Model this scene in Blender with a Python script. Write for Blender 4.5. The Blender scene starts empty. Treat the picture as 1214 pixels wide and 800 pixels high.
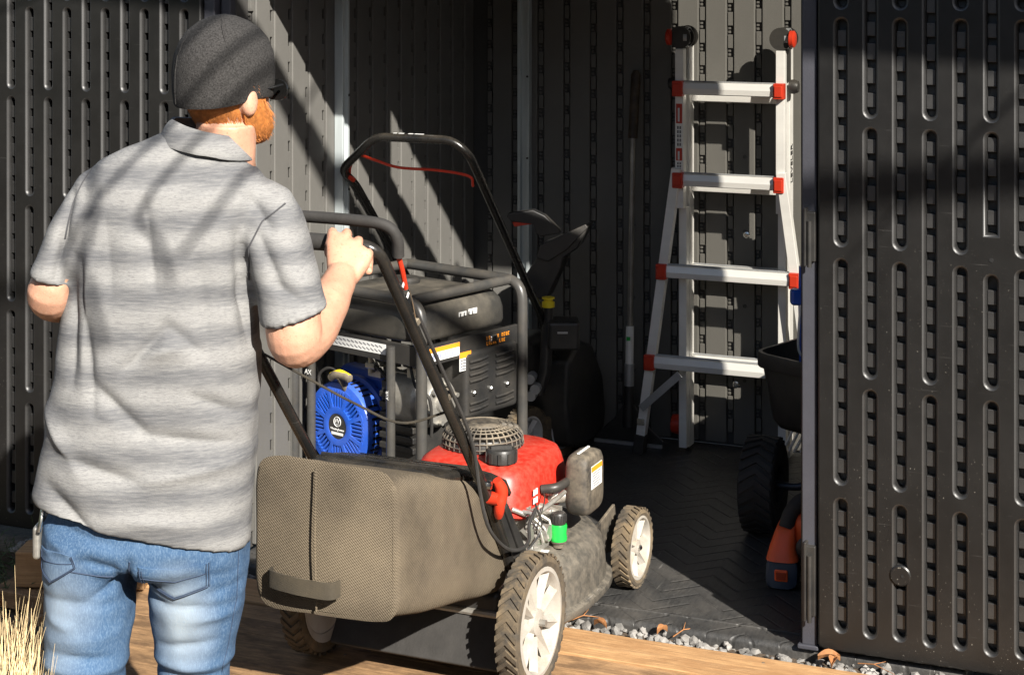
import bpy, bmesh, math, random
from mathutils import Vector, Matrix, noise
from mathutils.bvhtree import BVHTree
random.seed(7)
scene = bpy.context.scene
COL = scene.collection
R = math.radians

# ------------------------------------------------------------------ camera
CAM_Z = 1.61
cam_d = bpy.data.cameras.new('camera')
cam_d.sensor_width = 36.0
cam_d.lens = 2100 / 1214 * 36.0
cam_d.shift_y = -450 / 1214
cam_d.clip_start = 0.05
cam_d.clip_end = 500
cam = bpy.data.objects.new('camera', cam_d)
cam.location = (0, 0, CAM_Z)
cam.rotation_euler = (R(90), 0, 0)
COL.objects.link(cam)
scene.camera = cam

# ------------------------------------------------------------------ sky, sun, exposure
SUN_AZ, SUN_EL = -25.0, 32.0          # light travels this many degrees left of straight ahead, sun height
tr = Vector((math.sin(R(SUN_AZ)) * math.cos(R(SUN_EL)), math.cos(R(SUN_AZ)) * math.cos(R(SUN_EL)), -math.sin(R(SUN_EL))))
world = bpy.data.worlds.new('World')
scene.world = world
world.use_nodes = True
wn = world.node_tree
bg = wn.nodes['Background']
sky = wn.nodes.new('ShaderNodeTexSky')
sky.sky_type = 'NISHITA'
sky.sun_disc = False
sky.sun_elevation = R(SUN_EL)
sky.sun_rotation = math.atan2(-tr.x, -tr.y)
sky.air_density = 1.0
wn.links.new(sky.outputs[0], bg.inputs[0])
bg.inputs[1].default_value = 0.05
sun_d = bpy.data.lights.new('sun', 'SUN')
sun_d.energy = 5.0
sun_d.angle = R(0.6)
sun_d.color = (1.0, 0.945, 0.86)
sun = bpy.data.objects.new('sun', sun_d)
sun.rotation_euler = tr.to_track_quat('-Z', 'Y').to_euler()
sun.location = (3, -6, 6)
COL.objects.link(sun)
scene.view_settings.view_transform = 'Standard'
scene.view_settings.look = 'None'
scene.view_settings.gamma = 1.0
scene.view_settings.use_curve_mapping = False
scene.view_settings.exposure = 1.18
scene.render.engine = 'CYCLES'
scene.cycles.max_bounces = 6
scene.cycles.diffuse_bounces = 3
scene.cycles.use_denoising = True

# ------------------------------------------------------------------ helpers
def P(px, py, Y):                      # photograph position and distance -> place in metres
    return Vector(((px - 607) / 2100 * Y, Y, CAM_Z - (py + 50) / 2100 * Y))

def frame(loc, rz=0.0, rx=0.0):
    return Matrix.Translation(Vector(loc)) @ Matrix.Rotation(rz, 4, 'Z') @ Matrix.Rotation(rx, 4, 'X')

def link(o, parent=None):
    COL.objects.link(o)
    if parent is not None:
        o.parent = parent
    return o

def tag(o, label=None, cat=None, group=None, kind=None):
    for k, v in (('label', label), ('category', cat), ('group', group), ('kind', kind)):
        if v:
            o[k] = v
    return o

def thing(name, label, cat, mat=None, group=None):
    o = bpy.data.objects.new(name, None)
    o.empty_display_size = 0.1
    o.matrix_world = mat or Matrix()
    link(o)
    tag(o, label, cat, group)
    return o

def catmull(pts, n=6, closed=False):
    pts = [Vector(p) for p in pts]
    out = []
    m = len(pts)
    for i in range(m if closed else m - 1):
        p1, p2 = pts[i % m], pts[(i + 1) % m]
        p0 = pts[(i - 1) % m] if (closed or i > 0) else p1 * 2 - p2
        p3 = pts[(i + 2) % m] if (closed or i + 2 < m) else p2 * 2 - p1
        for k in range(n):
            t = k / n
            out.append(0.5 * ((2 * p1) + (p2 - p0) * t + (2 * p0 - 5 * p1 + 4 * p2 - p3) * t * t + (3 * p1 - p0 - 3 * p2 + p3) * t ** 3))
    if not closed:
        out.append(pts[-1])
    return out

def fillet(pts, r, n=5):                # round the corners of a polyline
    pts = [Vector(p) for p in pts]
    out = [pts[0]]
    for a, b, c in zip(pts, pts[1:], pts[2:]):
        d1, d2 = (a - b), (c - b)
        rr = min(r, d1.length * 0.49, d2.length * 0.49)
        p, q = b + d1.normalized() * rr, b + d2.normalized() * rr
        for k in range(n + 1):
            t = k / n
            out.append(p * (1 - t) ** 2 + b * 2 * t * (1 - t) + q * t * t)
    out.append(pts[-1])
    return out

def sring(c, ax, ay, a, b, n=24, e=2.0):   # superellipse ring
    c, ax, ay = Vector(c), Vector(ax), Vector(ay)
    out = []
    for k in range(n):
        t = 2 * math.pi * k / n
        ct, st = math.cos(t), math.sin(t)
        out.append(c + ax * (a * math.copysign(abs(ct) ** (2 / e), ct)) + ay * (b * math.copysign(abs(st) ** (2 / e), st)))
    return out

class MB:
    def __init__(s):
        s.v, s.f = [], []
    def add(s, vs, fs):
        o = len(s.v)
        s.v += [Vector(p) for p in vs]
        s.f += [tuple(i + o for i in f) for f in fs]
        return s
    def box(s, c, size, rot=None):
        hx, hy, hz = size[0] / 2, size[1] / 2, size[2] / 2
        vs = [Vector((x, y, z)) for z in (-hz, hz) for x, y in ((-hx, -hy), (hx, -hy), (hx, hy), (-hx, hy))]
        if rot is not None:
            vs = [rot @ p for p in vs]
        c = Vector(c)
        return s.add([p + c for p in vs], [(3, 2, 1, 0), (4, 5, 6, 7), (0, 1, 5, 4), (1, 2, 6, 5), (2, 3, 7, 6), (3, 0, 4, 7)])
    def loft(s, rings, caps=True, closed=False):
        n = len(rings[0])
        vs = [p for r in rings for p in r]
        fs = []
        m = len(rings)
        for i in range(m if closed else m - 1):
            for k in range(n):
                a, b = i * n, ((i + 1) % m) * n
                fs.append((a + k, a + (k + 1) % n, b + (k + 1) % n, b + k))
        if caps and not closed:
            fs.append(tuple(reversed(range(n))))
            fs.append(tuple(range((m - 1) * n, m * n)))
        return s.add(vs, fs)
    def tube(s, pts, r, seg=8, closed=False, flat=1.0):
        pts = [Vector(p) for p in pts]
        rs = r if isinstance(r, (list, tuple)) else [r] * len(pts)
        m = len(pts)
        rings = []
        up = None
        for i, p in enumerate(pts):
            a = pts[(i - 1) % m] if (closed or i > 0) else p
            b = pts[(i + 1) % m] if (closed or i < m - 1) else p
            t = (b - a)
            if t.length < 1e-9:
                t = Vector((0, 0, 1))
            t.normalize()
            if up is None:
                up = t.orthogonal().normalized() if abs(t.z) > .95 else (Vector((0, 0, 1)) - t * t.z).normalized()
            else:
                up = (up - t * up.dot(t))
                up = up.normalized() if up.length > 1e-6 else t.orthogonal().normalized()
            sd = t.cross(up)
            rings.append([p + (sd * math.cos(2 * math.pi * k / seg) + up * (flat * math.sin(2 * math.pi * k / seg))) * rs[i] for k in range(seg)])
        return s.loft(rings, caps=not closed, closed=closed)
    def cyl(s, a, b, r0, r1=None, seg=16):
        return s.tube([a, b], [r0, r0 if r1 is None else r1], seg)
    def lathe(s, prof, o=(0, 0, 0), axis=(0, 0, 1), seg=24, closed=False):
        o, ax = Vector(o), Vector(axis).normalized()
        e1 = ax.orthogonal().normalized()
        e2 = ax.cross(e1)
        rings = [[o + ax * h + (e1 * math.cos(2 * math.pi * k / seg) + e2 * math.sin(2 * math.pi * k / seg)) * max(r, 1e-5) for k in range(seg)] for r, h in prof]
        return s.loft(rings, caps=not closed, closed=closed)
    def prism(s, poly, o, ex, ey, ez, th):    # polygon in (ex,ey), extruded th along ez
        o, ex, ey, ez = Vector(o), Vector(ex), Vector(ey), Vector(ez)
        lo = [o + ex * x + ey * y for x, y in poly]
        return s.loft([lo, [p + ez * th for p in lo]])
    def build(s, name, mat, parent=None, smooth=40, bevel=0.0, bseg=2, world=None, sub=0, recalc=True):
        me = bpy.data.meshes.new(name)
        vs = s.v
        if world is not None:
            inv = world.inverted()
            vs = [inv @ p for p in vs]
        me.from_pydata([tuple(p) for p in vs], [], s.f)
        me.validate()
        if recalc:
            bm = bmesh.new()
            bm.from_mesh(me)
            bmesh.ops.recalc_face_normals(bm, faces=bm.faces)
            bm.to_mesh(me)
            bm.free()
        if smooth:
            me.polygons.foreach_set('use_smooth', [True] * len(me.polygons))
            me.set_sharp_from_angle(angle=R(smooth))
        me.materials.append(mat)
        o = bpy.data.objects.new(name, me)
        link(o, parent)
        if sub:
            m = o.modifiers.new('sub', 'SUBSURF')
            m.levels = m.render_levels = sub
        if bevel:
            m = o.modifiers.new('bevel', 'BEVEL')
            m.width = bevel
            m.segments = bseg
            m.limit_method = 'ANGLE'
            m.angle_limit = R(35)
            m.harden_normals = True
        return o

def dup(o, parent=None, mat=None, loc=None):
    c = o.copy()
    link(c, parent)
    if loc is not None:
        c.location = loc
    return c

def remesh(mb, voxel, smooth_it=6):
    """join overlapping closed shells into one continuous surface"""
    me = bpy.data.meshes.new('tmp')
    me.from_pydata([tuple(p) for p in mb.v], [], mb.f)
    bm = bmesh.new()
    bm.from_mesh(me)
    bmesh.ops.recalc_face_normals(bm, faces=bm.faces)
    bm.to_mesh(me)
    bm.free()
    o = bpy.data.objects.new('tmp', me)
    COL.objects.link(o)
    m = o.modifiers.new('r', 'REMESH')
    m.mode = 'VOXEL'
    m.voxel_size = voxel
    m = o.modifiers.new('s', 'SMOOTH')
    m.iterations = smooth_it
    m.factor = 0.5
    dg = bpy.context.evaluated_depsgraph_get()
    dg.update()
    res = bpy.data.meshes.new_from_object(o.evaluated_get(dg))
    bpy.data.objects.remove(o)
    return res

def mesh_obj(name, me, mat, parent=None, world=None):
    if world is not None:
        me.transform(world.inverted())
    me.polygons.foreach_set('use_smooth', [True] * len(me.polygons))
    me.materials.clear()
    me.materials.append(mat)
    o = bpy.data.objects.new(name, me)
    return link(o, parent)

def text(name, body, size, mat, M4, parent, depth=0.0004):
    """lettering; M4 places the text plane (x along the line, z out of the surface) in the parent's frame"""
    cu = bpy.data.curves.new(name, 'FONT')
    cu.body = body
    cu.size = size
    cu.extrude = depth
    cu.align_x = 'CENTER'
    cu.align_y = 'CENTER'
    o = bpy.data.objects.new(name, cu)
    COL.objects.link(o)
    dg = bpy.context.evaluated_depsgraph_get()
    dg.update()
    me = bpy.data.meshes.new_from_object(o.evaluated_get(dg))
    bpy.data.objects.remove(o)
    me.transform(M4)
    me.materials.clear()
    me.materials.append(mat)
    return link(bpy.data.objects.new(name, me), parent)

def basis(o, ex, ez):
    ex, ez = Vector(ex).normalized(), Vector(ez).normalized()
    ey = ez.cross(ex)
    m = Matrix((ex, ey, ez)).transposed().to_4x4()
    m.translation = Vector(o)
    return m

# ------------------------------------------------------------------ materials
def nt(name):
    m = bpy.data.materials.new(name)
    m.use_nodes = True
    t = m.node_tree
    return m, t, t.nodes['Principled BSDF']

def N(t, typ, **kw):
    n = t.nodes.new(typ)
    for k, v in kw.items():
        if k.startswith('i_'):
            key = k[2:]
            key = int(key) if key.isdigit() else key.replace('_', ' ')
            n.inputs[key].default_value = v
        else:
            setattr(n, k, v)
    return n

def mixc(t, fac, a, b, blend='MIX'):
    n = t.nodes.new('ShaderNodeMix')
    n.data_type = 'RGBA'
    n.blend_type = blend
    for i, x in ((0, fac), (6, a), (7, b)):
        if hasattr(x, 'links') or hasattr(x, 'is_linked'):
            t.links.new(x, n.inputs[i])
        else:
            n.inputs[i].default_value = x if i == 0 else (*x[:3], 1)
    return n.outputs[2]

def ramp(t, src, p0, p1):
    n = t.nodes.new('ShaderNodeMapRange')
    n.inputs[1].default_value, n.inputs[2].default_value = p0, p1
    t.links.new(src, n.inputs[0])
    n.clamp = True
    return n.outputs[0]

def math_n(t, op, a, b=None):
    n = t.nodes.new('ShaderNodeMath')
    n.operation = op
    for i, x in enumerate((a, b)):
        if x is None:
            continue
        if hasattr(x, 'is_linked'):
            t.links.new(x, n.inputs[i])
        else:
            n.inputs[i].default_value = x
    return n.outputs[0]

def coords(t, scale=(1, 1, 1), rot=(0, 0, 0)):
    tc = t.nodes.new('ShaderNodeTexCoord')
    mp = t.nodes.new('ShaderNodeMapping')
    mp.inputs['Scale'].default_value = scale
    mp.inputs['Rotation'].default_value = rot
    t.links.new(tc.outputs['Object'], mp.inputs[0])
    return mp.outputs[0]

def tnoise(t, vec, scale, detail=3, rough=.6):
    n = N(t, 'ShaderNodeTexNoise')
    n.inputs['Scale'].default_value = scale
    n.inputs['Detail'].default_value = detail
    n.inputs['Roughness'].default_value = rough
    t.links.new(vec, n.inputs['Vector'])
    return n.outputs[0]

def bump(t, b, h, strength, dist=.001):
    n = t.nodes.new('ShaderNodeBump')
    n.inputs['Strength'].default_value = strength
    n.inputs['Distance'].default_value = dist
    t.links.new(h, n.inputs['Height'])
    t.links.new(n.outputs[0], b.inputs['Normal'])

def M(name, col, rough=.5, metal=0.0, var=.18, vs=9, bs=0.25, bsc=250, dust=None, speck=None, spec=.5, stretch=(1, 1, 1), scratch=0):
    m, t, b = nt(name)
    v = coords(t, stretch)
    n1 = tnoise(t, v, vs, 4)
    c = mixc(t, ramp(t, n1, .3, .7), [x * (1 - var) for x in col], [min(1, x * (1 + var)) for x in col])
    ro = math_n(t, 'ADD', math_n(t, 'MULTIPLY', tnoise(t, v, vs * 3.1, 3), .16), rough - .08)
    if dust:                            # settled dirt: a patchy film
        dc, amt, dsc = dust
        geo = t.nodes.new('ShaderNodeNewGeometry')
        sep = t.nodes.new('ShaderNodeSeparateXYZ')
        t.links.new(geo.outputs['Normal'], sep.inputs[0])
        up = ramp(t, sep.outputs[2], -.3, 1.0)
        k = math_n(t, 'MULTIPLY', ramp(t, tnoise(t, v, dsc, 6, .7), .38, .66), math_n(t, 'ADD', math_n(t, 'MULTIPLY', up, .6), .4))
        k = math_n(t, 'MULTIPLY', k, amt)
        c = mixc(t, k, c, dc)
        ro = math_n(t, 'ADD', ro, math_n(t, 'MULTIPLY', k, .35))
    if speck:                           # dried splashes
        sc, scale, thr = speck
        k = ramp(t, tnoise(t, v, scale, 2, .5), thr, thr + .03)
        k2 = ramp(t, tnoise(t, v, 3.0, 2), .42, .6)
        sp3 = t.nodes.new('ShaderNodeSeparateXYZ')      # splashes thrown up from the ground thin out with height
        t.links.new(v, sp3.inputs[0])
        k2 = math_n(t, 'MULTIPLY', k2, ramp(t, sp3.outputs[2], 1.15, .25))
        c = mixc(t, math_n(t, 'MULTIPLY', k, k2), c, sc)
    if scratch:
        v2 = coords(t, (3, 3, 90), (.3, .2, .5))
        c = mixc(t, math_n(t, 'MULTIPLY', ramp(t, tnoise(t, v2, 3.0, 3), .68, .74), scratch), c, (.45, .44, .42))
    t.links.new(c, b.inputs['Base Color'])
    t.links.new(ro, b.inputs['Roughness'])
    b.inputs['Metallic'].default_value = metal
    b.inputs['Specular IOR Level'].default_value = spec
    if bs:
        bump(t, b, tnoise(t, v, bsc, 2), bs)
    return m

DUST = (.30, .24, .16)
m_door = M('door_plastic', (.0090, .0088, .0086), .36, var=.25, vs=5, bs=.25, bsc=420, speck=((.22, .205, .175), 190, .685), dust=((.09, .085, .078), .08, 6), scratch=.05)
m_door2 = M('door_rib_plastic', (.0095, .0093, .0092), .50, var=.2, vs=5, bs=.15, bsc=420, spec=1.0, dust=((.10, .09, .075), .08, 9))
m_hole = M('recess_plastic', (.008, .008, .008), .6)
m_wall = M('wall_plastic', (.118, .114, .105), .55, var=.10, vs=4, bs=.5, bsc=330, spec=.35)
m_wall_d = M('wall_groove_plastic', (.05, .048, .046), .6, var=.1, bs=.3)
m_jamb = M('jamb_plastic', (.045, .046, .056), .5, var=.12, bs=.3, bsc=300)
m_galv = M('galvanised_steel', (.50, .55, .56), .36, .35, var=.22, vs=14, bs=.1, stretch=(1, 1, .12))
m_alu = M('aluminium', (.84, .83, .80), .40, .25, var=.10, vs=8, bs=.12, bsc=500, stretch=(.2, 1, 1), scratch=.15)
m_alu_d = M('scuffed_aluminium', (.45, .46, .47), .45, .6, var=.2, vs=10, bs=.15, scratch=.3)
m_red = M('red_plastic', (.52, .035, .012), .42, var=.12)
m_blk = M('black_plastic', (.022, .022, .022), .42, var=.2, dust=(DUST, .10, 9))
m_blk_g = M('black_paint', (.012, .012, .012), .25, var=.2, dust=(DUST, .10, 12), scratch=.1)
m_rub = M('rubber', (.028, .026, .024), .8, var=.25, vs=20, bs=.6, bsc=180)
m_rub_mud = M('muddy_rubber', (.05, .042, .032), .85, var=.3, vs=20, bs=.6, bsc=180, dust=((.25, .18, .10), .85, 16))
m_white_rim = M('pale_wheel_plastic', (.36, .34, .305), .5, var=.10, vs=12, dust=((.26, .20, .13), .8, 18))
m_grey_rim = M('grey_wheel_plastic', (.48, .49, .51), .45, var=.12, dust=(DUST, .5, 16))
m_red_m = M('mower_red', (.50, .022, .012), .36, var=.10, vs=6, bs=.08, dust=((.40, .20, .13), .28, 60))
m_deck_m = M('mower_deck_paint', (.070, .065, .056), .36, var=.25, vs=14, dust=((.26, .225, .175), .6, 45), scratch=.3)
m_dusty = M('dusty_black', (.035, .032, .028), .6, var=.25, vs=18, dust=((.33, .27, .19), .9, 9))
m_metal = M('cast_metal', (.42, .41, .38), .42, .7, var=.3, vs=25, bs=.4, bsc=120, dust=(DUST, .5, 20))
m_chrome = M('bright_zinc', (.75, .75, .72), .22, 1.0, var=.1, bs=.05)
m_green = M('green_plastic', (.015, .42, .06), .35, var=.06)
m_blue = M('blue_paint', (.010, .085, .50), .34, var=.10, vs=6, bs=.1, spec=.6, dust=((.35, .33, .33), .16, 12))
m_yel = M('yellow_plastic', (.78, .60, .02), .45, var=.08)
m_org = M('orange_plastic', (.85, .11, .02), .42, var=.12, dust=(DUST, .25, 12))
m_slate = M('slate_plastic', (.03, .045, .07), .5, var=.15)
m_whp = M('white_print', (.70, .70, .68), .5, var=.04)
m_orp = M('orange_print', (.85, .30, .02), .5, var=.05)
m_bluetube = M('dark_steel_tube', (.035, .045, .06), .38, .4, var=.2)
m_frame = M('frame_tube_paint', (.045, .045, .044), .34, var=.2, bs=.1, dust=(DUST, .18, 10))
m_tank = M('tank_paint', (.034, .033, .03), .38, var=.2, bs=.35, bsc=300, dust=((.30, .26, .2), .35, 7))
def m_skin_f():
    m = M('skin', (.52, .285, .19), .50, var=.13, vs=30, bs=.55, bsc=330, spec=.4)
    t = m.node_tree
    b = t.nodes['Principled BSDF']
    src = b.inputs['Base Color'].links[0].from_socket
    v = coords(t)
    fr = math_n(t, 'MULTIPLY', ramp(t, tnoise(t, v, 210, 2, .5), .62, .70), .45)
    c = mixc(t, fr, src, (.36, .15, .08))
    c = mixc(t, math_n(t, 'MULTIPLY', ramp(t, tnoise(t, v, 16, 3), .5, .75), .35), c, (.52, .20, .13))
    t.links.new(c, b.inputs['Base Color'])
    b.inputs['Subsurface Weight'].default_value = .12
    b.inputs['Subsurface Radius'].default_value = (.012, .005, .003)
    b.inputs['Subsurface Scale'].default_value = 1.0
    return m
m_skin = m_skin_f()
m_hair = M('ginger_hair', (.42, .15, .035), .6, var=.35, vs=90, bs=.8, bsc=300)
m_glass_b = M('sunglass_black', (.01, .01, .01), .15, var=.1, bs=0)
m_stone = M('crushed_stone', (.21, .20, .186), .85, var=.6, vs=22, bs=.8, bsc=90)
m_leaf = M('dead_leaf', (.30, .13, .045), .8, var=.4, vs=30)
m_straw = M('dry_grass_blade', (.66, .50, .27), .7, var=.35, vs=18, bs=0)
m_needle = M('evergreen_needle', (.05, .075, .025), .7, var=.5, vs=20, bs=0)
m_bark = M('bark', (.14, .10, .075), .9, var=.4, vs=20, bs=.9, bsc=60, stretch=(1, 1, .3))
m_straw2 = None
m_roof = M('roof_shingle', (.08, .08, .085), .8, var=.3)

def m_pane_f():
    m, t, b = nt('sun_filter_sheet')  # see-through sheet that weakens the sun falling on the ladder
    tr_ = t.nodes.new('ShaderNodeBsdfTransparent')
    tr_.inputs[0].default_value = (.64, .63, .60, 1)
    gl = t.nodes.new('ShaderNodeBsdfGlossy')
    gl.inputs['Roughness'].default_value = .1
    mx = t.nodes.new('ShaderNodeMixShader')
    mx.inputs[0].default_value = .06
    t.links.new(tr_.outputs[0], mx.inputs[1])
    t.links.new(gl.outputs[0], mx.inputs[2])
    t.links.new(mx.outputs[0], t.nodes['Material Output'].inputs[0])
    return m
m_pane = m_pane_f()

def m_fabric(name, col, var, weave, strength, rough=.9, dust=None, bsc=1.0):
    m, t, b = nt(name)
    v = coords(t)
    n1 = tnoise(t, v, 7, 5)
    c = mixc(t, ramp(t, n1, .3, .7), [x * (1 - var) for x in col], [x * (1 + var) for x in col])
    w1 = N(t, 'ShaderNodeTexWave', wave_type='BANDS', bands_direction='Z', i_Scale=weave, i_Distortion=.6)
    w2 = N(t, 'ShaderNodeTexWave', wave_type='BANDS', bands_direction='DIAGONAL', i_Scale=weave * .9, i_Distortion=.6)
    t.links.new(v, w1.inputs['Vector'])
    t.links.new(v, w2.inputs['Vector'])
    h = math_n(t, 'ADD', w1.outputs['Fac'], w2.outputs['Fac'])
    c = mixc(t, math_n(t, 'MULTIPLY', h, .30), c, [x * .35 for x in col])
    if dust:
        k = math_n(t, 'MULTIPLY', ramp(t, tnoise(t, v, 4, 6, .7), .35, .7), dust[1])
        c = mixc(t, k, c, dust[0])
    t.links.new(c, b.inputs['Base Color'])
    b.inputs['Roughness'].default_value = rough
    b.inputs['Specular IOR Level'].default_value = .2
    bump(t, b, math_n(t, 'ADD', h, tnoise(t, v, 300, 2)), strength)
    return m

m_bag = m_fabric('bag_mesh_fabric', (.15, .122, .088), .28, 110, 1.0, dust=((.25, .20, .135), .55))
m_bean = M('beanie_knit', (.036, .0345, .0335), .9, var=.55, vs=330, bs=1.0, bsc=420, spec=.15)
m_strap = m_fabric('strap_webbing', (.05, .045, .038), .2, 200, .6, dust=((.2, .16, .1), .4))

def m_shirt_f():
    m, t, b = nt('shirt_melange')
    v = coords(t)
    streak = tnoise(t, coords(t, (1, 1, 11)), 26, 4, .7)
    fine = tnoise(t, coords(t, (1, 1, 9)), 120, 2, .7)
    warp = tnoise(t, coords(t, (.5, .5, 1.2)), 7, 3, .6)
    sep = t.nodes.new('ShaderNodeSeparateXYZ')
    t.links.new(v, sep.inputs[0])
    ph = math_n(t, 'ADD', math_n(t, 'MULTIPLY', sep.outputs[2], 2 * math.pi / .068), math_n(t, 'MULTIPLY', warp, 5.0))
    wv = math_n(t, 'SINE', ph)
    band = ramp(t, math_n(t, 'ADD', wv, math_n(t, 'MULTIPLY', math_n(t, 'SUBTRACT', streak, .5), 4.2)), -1.5, .9)
    c = mixc(t, band, (.100, .102, .109), (.250, .248, .242))
    c = mixc(t, math_n(t, 'MULTIPLY', ramp(t, fine, .48, .66), .55), c, (.105, .105, .11))
    t.links.new(c, b.inputs['Base Color'])
    b.inputs['Roughness'].default_value = .85
    b.inputs['Specular IOR Level'].default_value = .25
    h = math_n(t, 'ADD', fine, tnoise(t, v, 500, 2))
    bump(t, b, h, .45)
    return m
m_shirt = m_shirt_f()

def m_jeans_f():
    m, t, b = nt('washed_denim')
    v = coords(t)
    n1 = tnoise(t, v, 9, 5, .65)
    c = mixc(t, ramp(t, n1, .3, .7), (.030, .068, .138), (.062, .120, .215))
    # faded wear across the back of the thighs
    for px, pz, rx, rz, amt in WEAR:
        dv = N(t, 'ShaderNodeVectorMath', operation='SUBTRACT')
        t.links.new(v, dv.inputs[0])
        dv.inputs[1].default_value = (px, 0, pz)
        sc = N(t, 'ShaderNodeVectorMath', operation='MULTIPLY')
        t.links.new(dv.outputs[0], sc.inputs[0])
        sc.inputs[1].default_value = (1 / rx, 0, 1 / rz)
        ln = N(t, 'ShaderNodeVectorMath', operation='LENGTH')
        t.links.new(sc.outputs[0], ln.inputs[0])
        k = ramp(t, ln.outputs['Value'], 1.15, .1)
        k = math_n(t, 'MULTIPLY', k, math_n(t, 'ADD', math_n(t, 'MULTIPLY', n1, .6), .45))
        c = mixc(t, math_n(t, 'MULTIPLY', k, amt), c, (.38, .43, .46))
    tw = tnoise(t, coords(t, (1, 1, .4), (0, .5, 0)), 380, 3, .75)
    c = mixc(t, math_n(t, 'MULTIPLY', ramp(t, tw, .45, .68), .34), c, (.22, .31, .41))
    t.links.new(c, b.inputs['Base Color'])
    b.inputs['Roughness'].default_value = .85
    b.inputs['Specular IOR Level'].default_value = .2
    bump(t, b, math_n(t, 'ADD', tw, tnoise(t, v, 40, 3)), .5)
    return m

def m_wood_f(name, light, dark, rot=0.0):
    m, t, b = nt(name)
    v = coords(t, (.9, 22, 22))
    n1 = tnoise(t, v, 3.2, 8, .72)
    n2 = tnoise(t, coords(t, (3, 90, 90)), 3, 4, .7)
    stain = ramp(t, tnoise(t, coords(t, (1.3, 3.0, 1)), 5.2, 7, .72), .44, .60)
    foot = ramp(t, tnoise(t, v, .9, 6, .75), .50, .66)
    c = mixc(t, ramp(t, n1, .34, .64), light, [x * .50 for x in light])
    c = mixc(t, math_n(t, 'MULTIPLY', foot, .45), c, [light[0] * .55, light[1] * .6, light[2] * .72])
    c = mixc(t, math_n(t, 'MULTIPLY', stain, .85), c, dark)
    c = mixc(t, math_n(t, 'MULTIPLY', ramp(t, n2, .52, .64), .55), c, [x * .25 for x in light])
    oi = t.nodes.new('ShaderNodeObjectInfo')
    hs = t.nodes.new('ShaderNodeHueSaturation')
    t.links.new(math_n(t, 'ADD', math_n(t, 'MULTIPLY', oi.outputs['Random'], .35), .82), hs.inputs['Value'])
    t.links.new(c, hs.inputs['Color'])
    t.links.new(hs.outputs[0], b.inputs['Base Color'])
    b.inputs['Roughness'].default_value = .75
    b.inputs['Specular IOR Level'].default_value = .25
    bump(t, b, math_n(t, 'ADD', n1, n2), .5, .002)
    return m
m_wood = m_wood_f('cedar_timber', (.50, .30, .15), (.15, .09, .05))
m_wood2 = m_wood_f('new_timber', (.58, .34, .16), (.33, .18, .08))

def m_floor_f():
    m, t, b = nt('moulded_floor_plastic')
    v = coords(t)
    sep = t.nodes.new('ShaderNodeSeparateXYZ')
    t.links.new(v, sep.inputs[0])
    # moulded chevron ribs
    tri = math_n(t, 'PINGPONG', sep.outputs[0], .09)
    ph = math_n(t, 'ADD', sep.outputs[1], tri)
    saw = math_n(t, 'FRACT', math_n(t, 'MULTIPLY', ph, 14.0))
    line = ramp(t, math_n(t, 'ABSOLUTE', math_n(t, 'SUBTRACT', saw, .5)), .40, .48)
    grain = tnoise(t, coords(t, (8, 1.5, 8), (0, 0, .8)), 14, 5, .7)
    c = mixc(t, ramp(t, grain, .3, .7), (.022, .022, .0225), (.055, .054, .052))
    dust = ramp(t, tnoise(t, v, 5, 6, .7), .45, .75)
    c = mixc(t, math_n(t, 'MULTIPLY', dust, .35), c, (.16, .145, .125))
    c = mixc(t, math_n(t, 'MULTIPLY', ramp(t, tnoise(t, coords(t, (40, 3, 3), (0, 0, .9)), 3, 4), .66, .72), .4), c, (.25, .24, .22))
    t.links.new(c, b.inputs['Base Color'])
    b.inputs['Roughness'].default_value = .48
    h = math_n(t, 'ADD', math_n(t, 'MULTIPLY', line, -1.0), math_n(t, 'MULTIPLY', grain, .5))
    bump(t, b, h, .7, .003)
    return m
m_floor = m_floor_f()

def m_ground_f():
    m, t, b = nt('dark_soil_mulch')
    v = coords(t)
    n1 = tnoise(t, v, 14, 8, .72)
    n2 = tnoise(t, v, 90, 4, .7)
    c = mixc(t, ramp(t, n1, .3, .7), (.05, .035, .024), (.16, .115, .075))
    c = mixc(t, math_n(t, 'MULTIPLY', ramp(t, n2, .5, .7), .5), c, (.02, .015, .01))
    t.links.new(c, b.inputs['Base Color'])
    b.inputs['Roughness'].default_value = .95
    bump(t, b, math_n(t, 'ADD', n1, n2), .9, .01)
    return m
m_soil = m_ground_f()

# ------------------------------------------------------------------ the setting: ground
TH = R(22.5)
SH = frame((0.721, 4.15, 0.0), -TH)            # shed frame: x along the front (right), y into the shed
def S(u, v, z=0.0):
    return SH @ Vector((u, v, z))

def ground():
    us = [-60, -30, -15, -8] + [-5 + .25 * i for i in range(41)] + [8, 15, 30, 60]
    vs_ = [-60, -30, -15, -8, -5, -3.5, -2.5, -2, -1.5, -1.2] + [-1.0 + .04 * i for i in range(30)] + [.4, 1, 2, 4, 8, 15, 30, 60]
    mb = MB()
    verts, faces = [], []
    for v in vs_:
        for u in us:
            k = min(1, max(0, (v + (1.12 if u < -1.5 else .86)) / .12))
            k = k * k * (3 - 2 * k)
            z = -.29 + .225 * k + .02 * noise.noise(Vector((u * 3, v * 3, 0)))
            verts.append(S(u, v, z))
    n = len(us)
    for j in range(len(vs_) - 1):
        for i in range(n - 1):
            faces.append((j * n + i, j * n + i + 1, (j + 1) * n + i + 1, (j + 1) * n + i))
    mb.add(verts, faces)
    o = mb.build('ground', m_soil, smooth=180)
    tag(o, 'dark brown soil and mulch around the shed', kind='structure')
ground()

# ------------------------------------------------------------------ shed
shed = thing('garden_shed', 'dark moulded plastic garden shed with both slotted doors folded open', 'shed', SH)
UL, UR, VB, ZT = -1.59, 0.34, 1.58, 2.5

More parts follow.
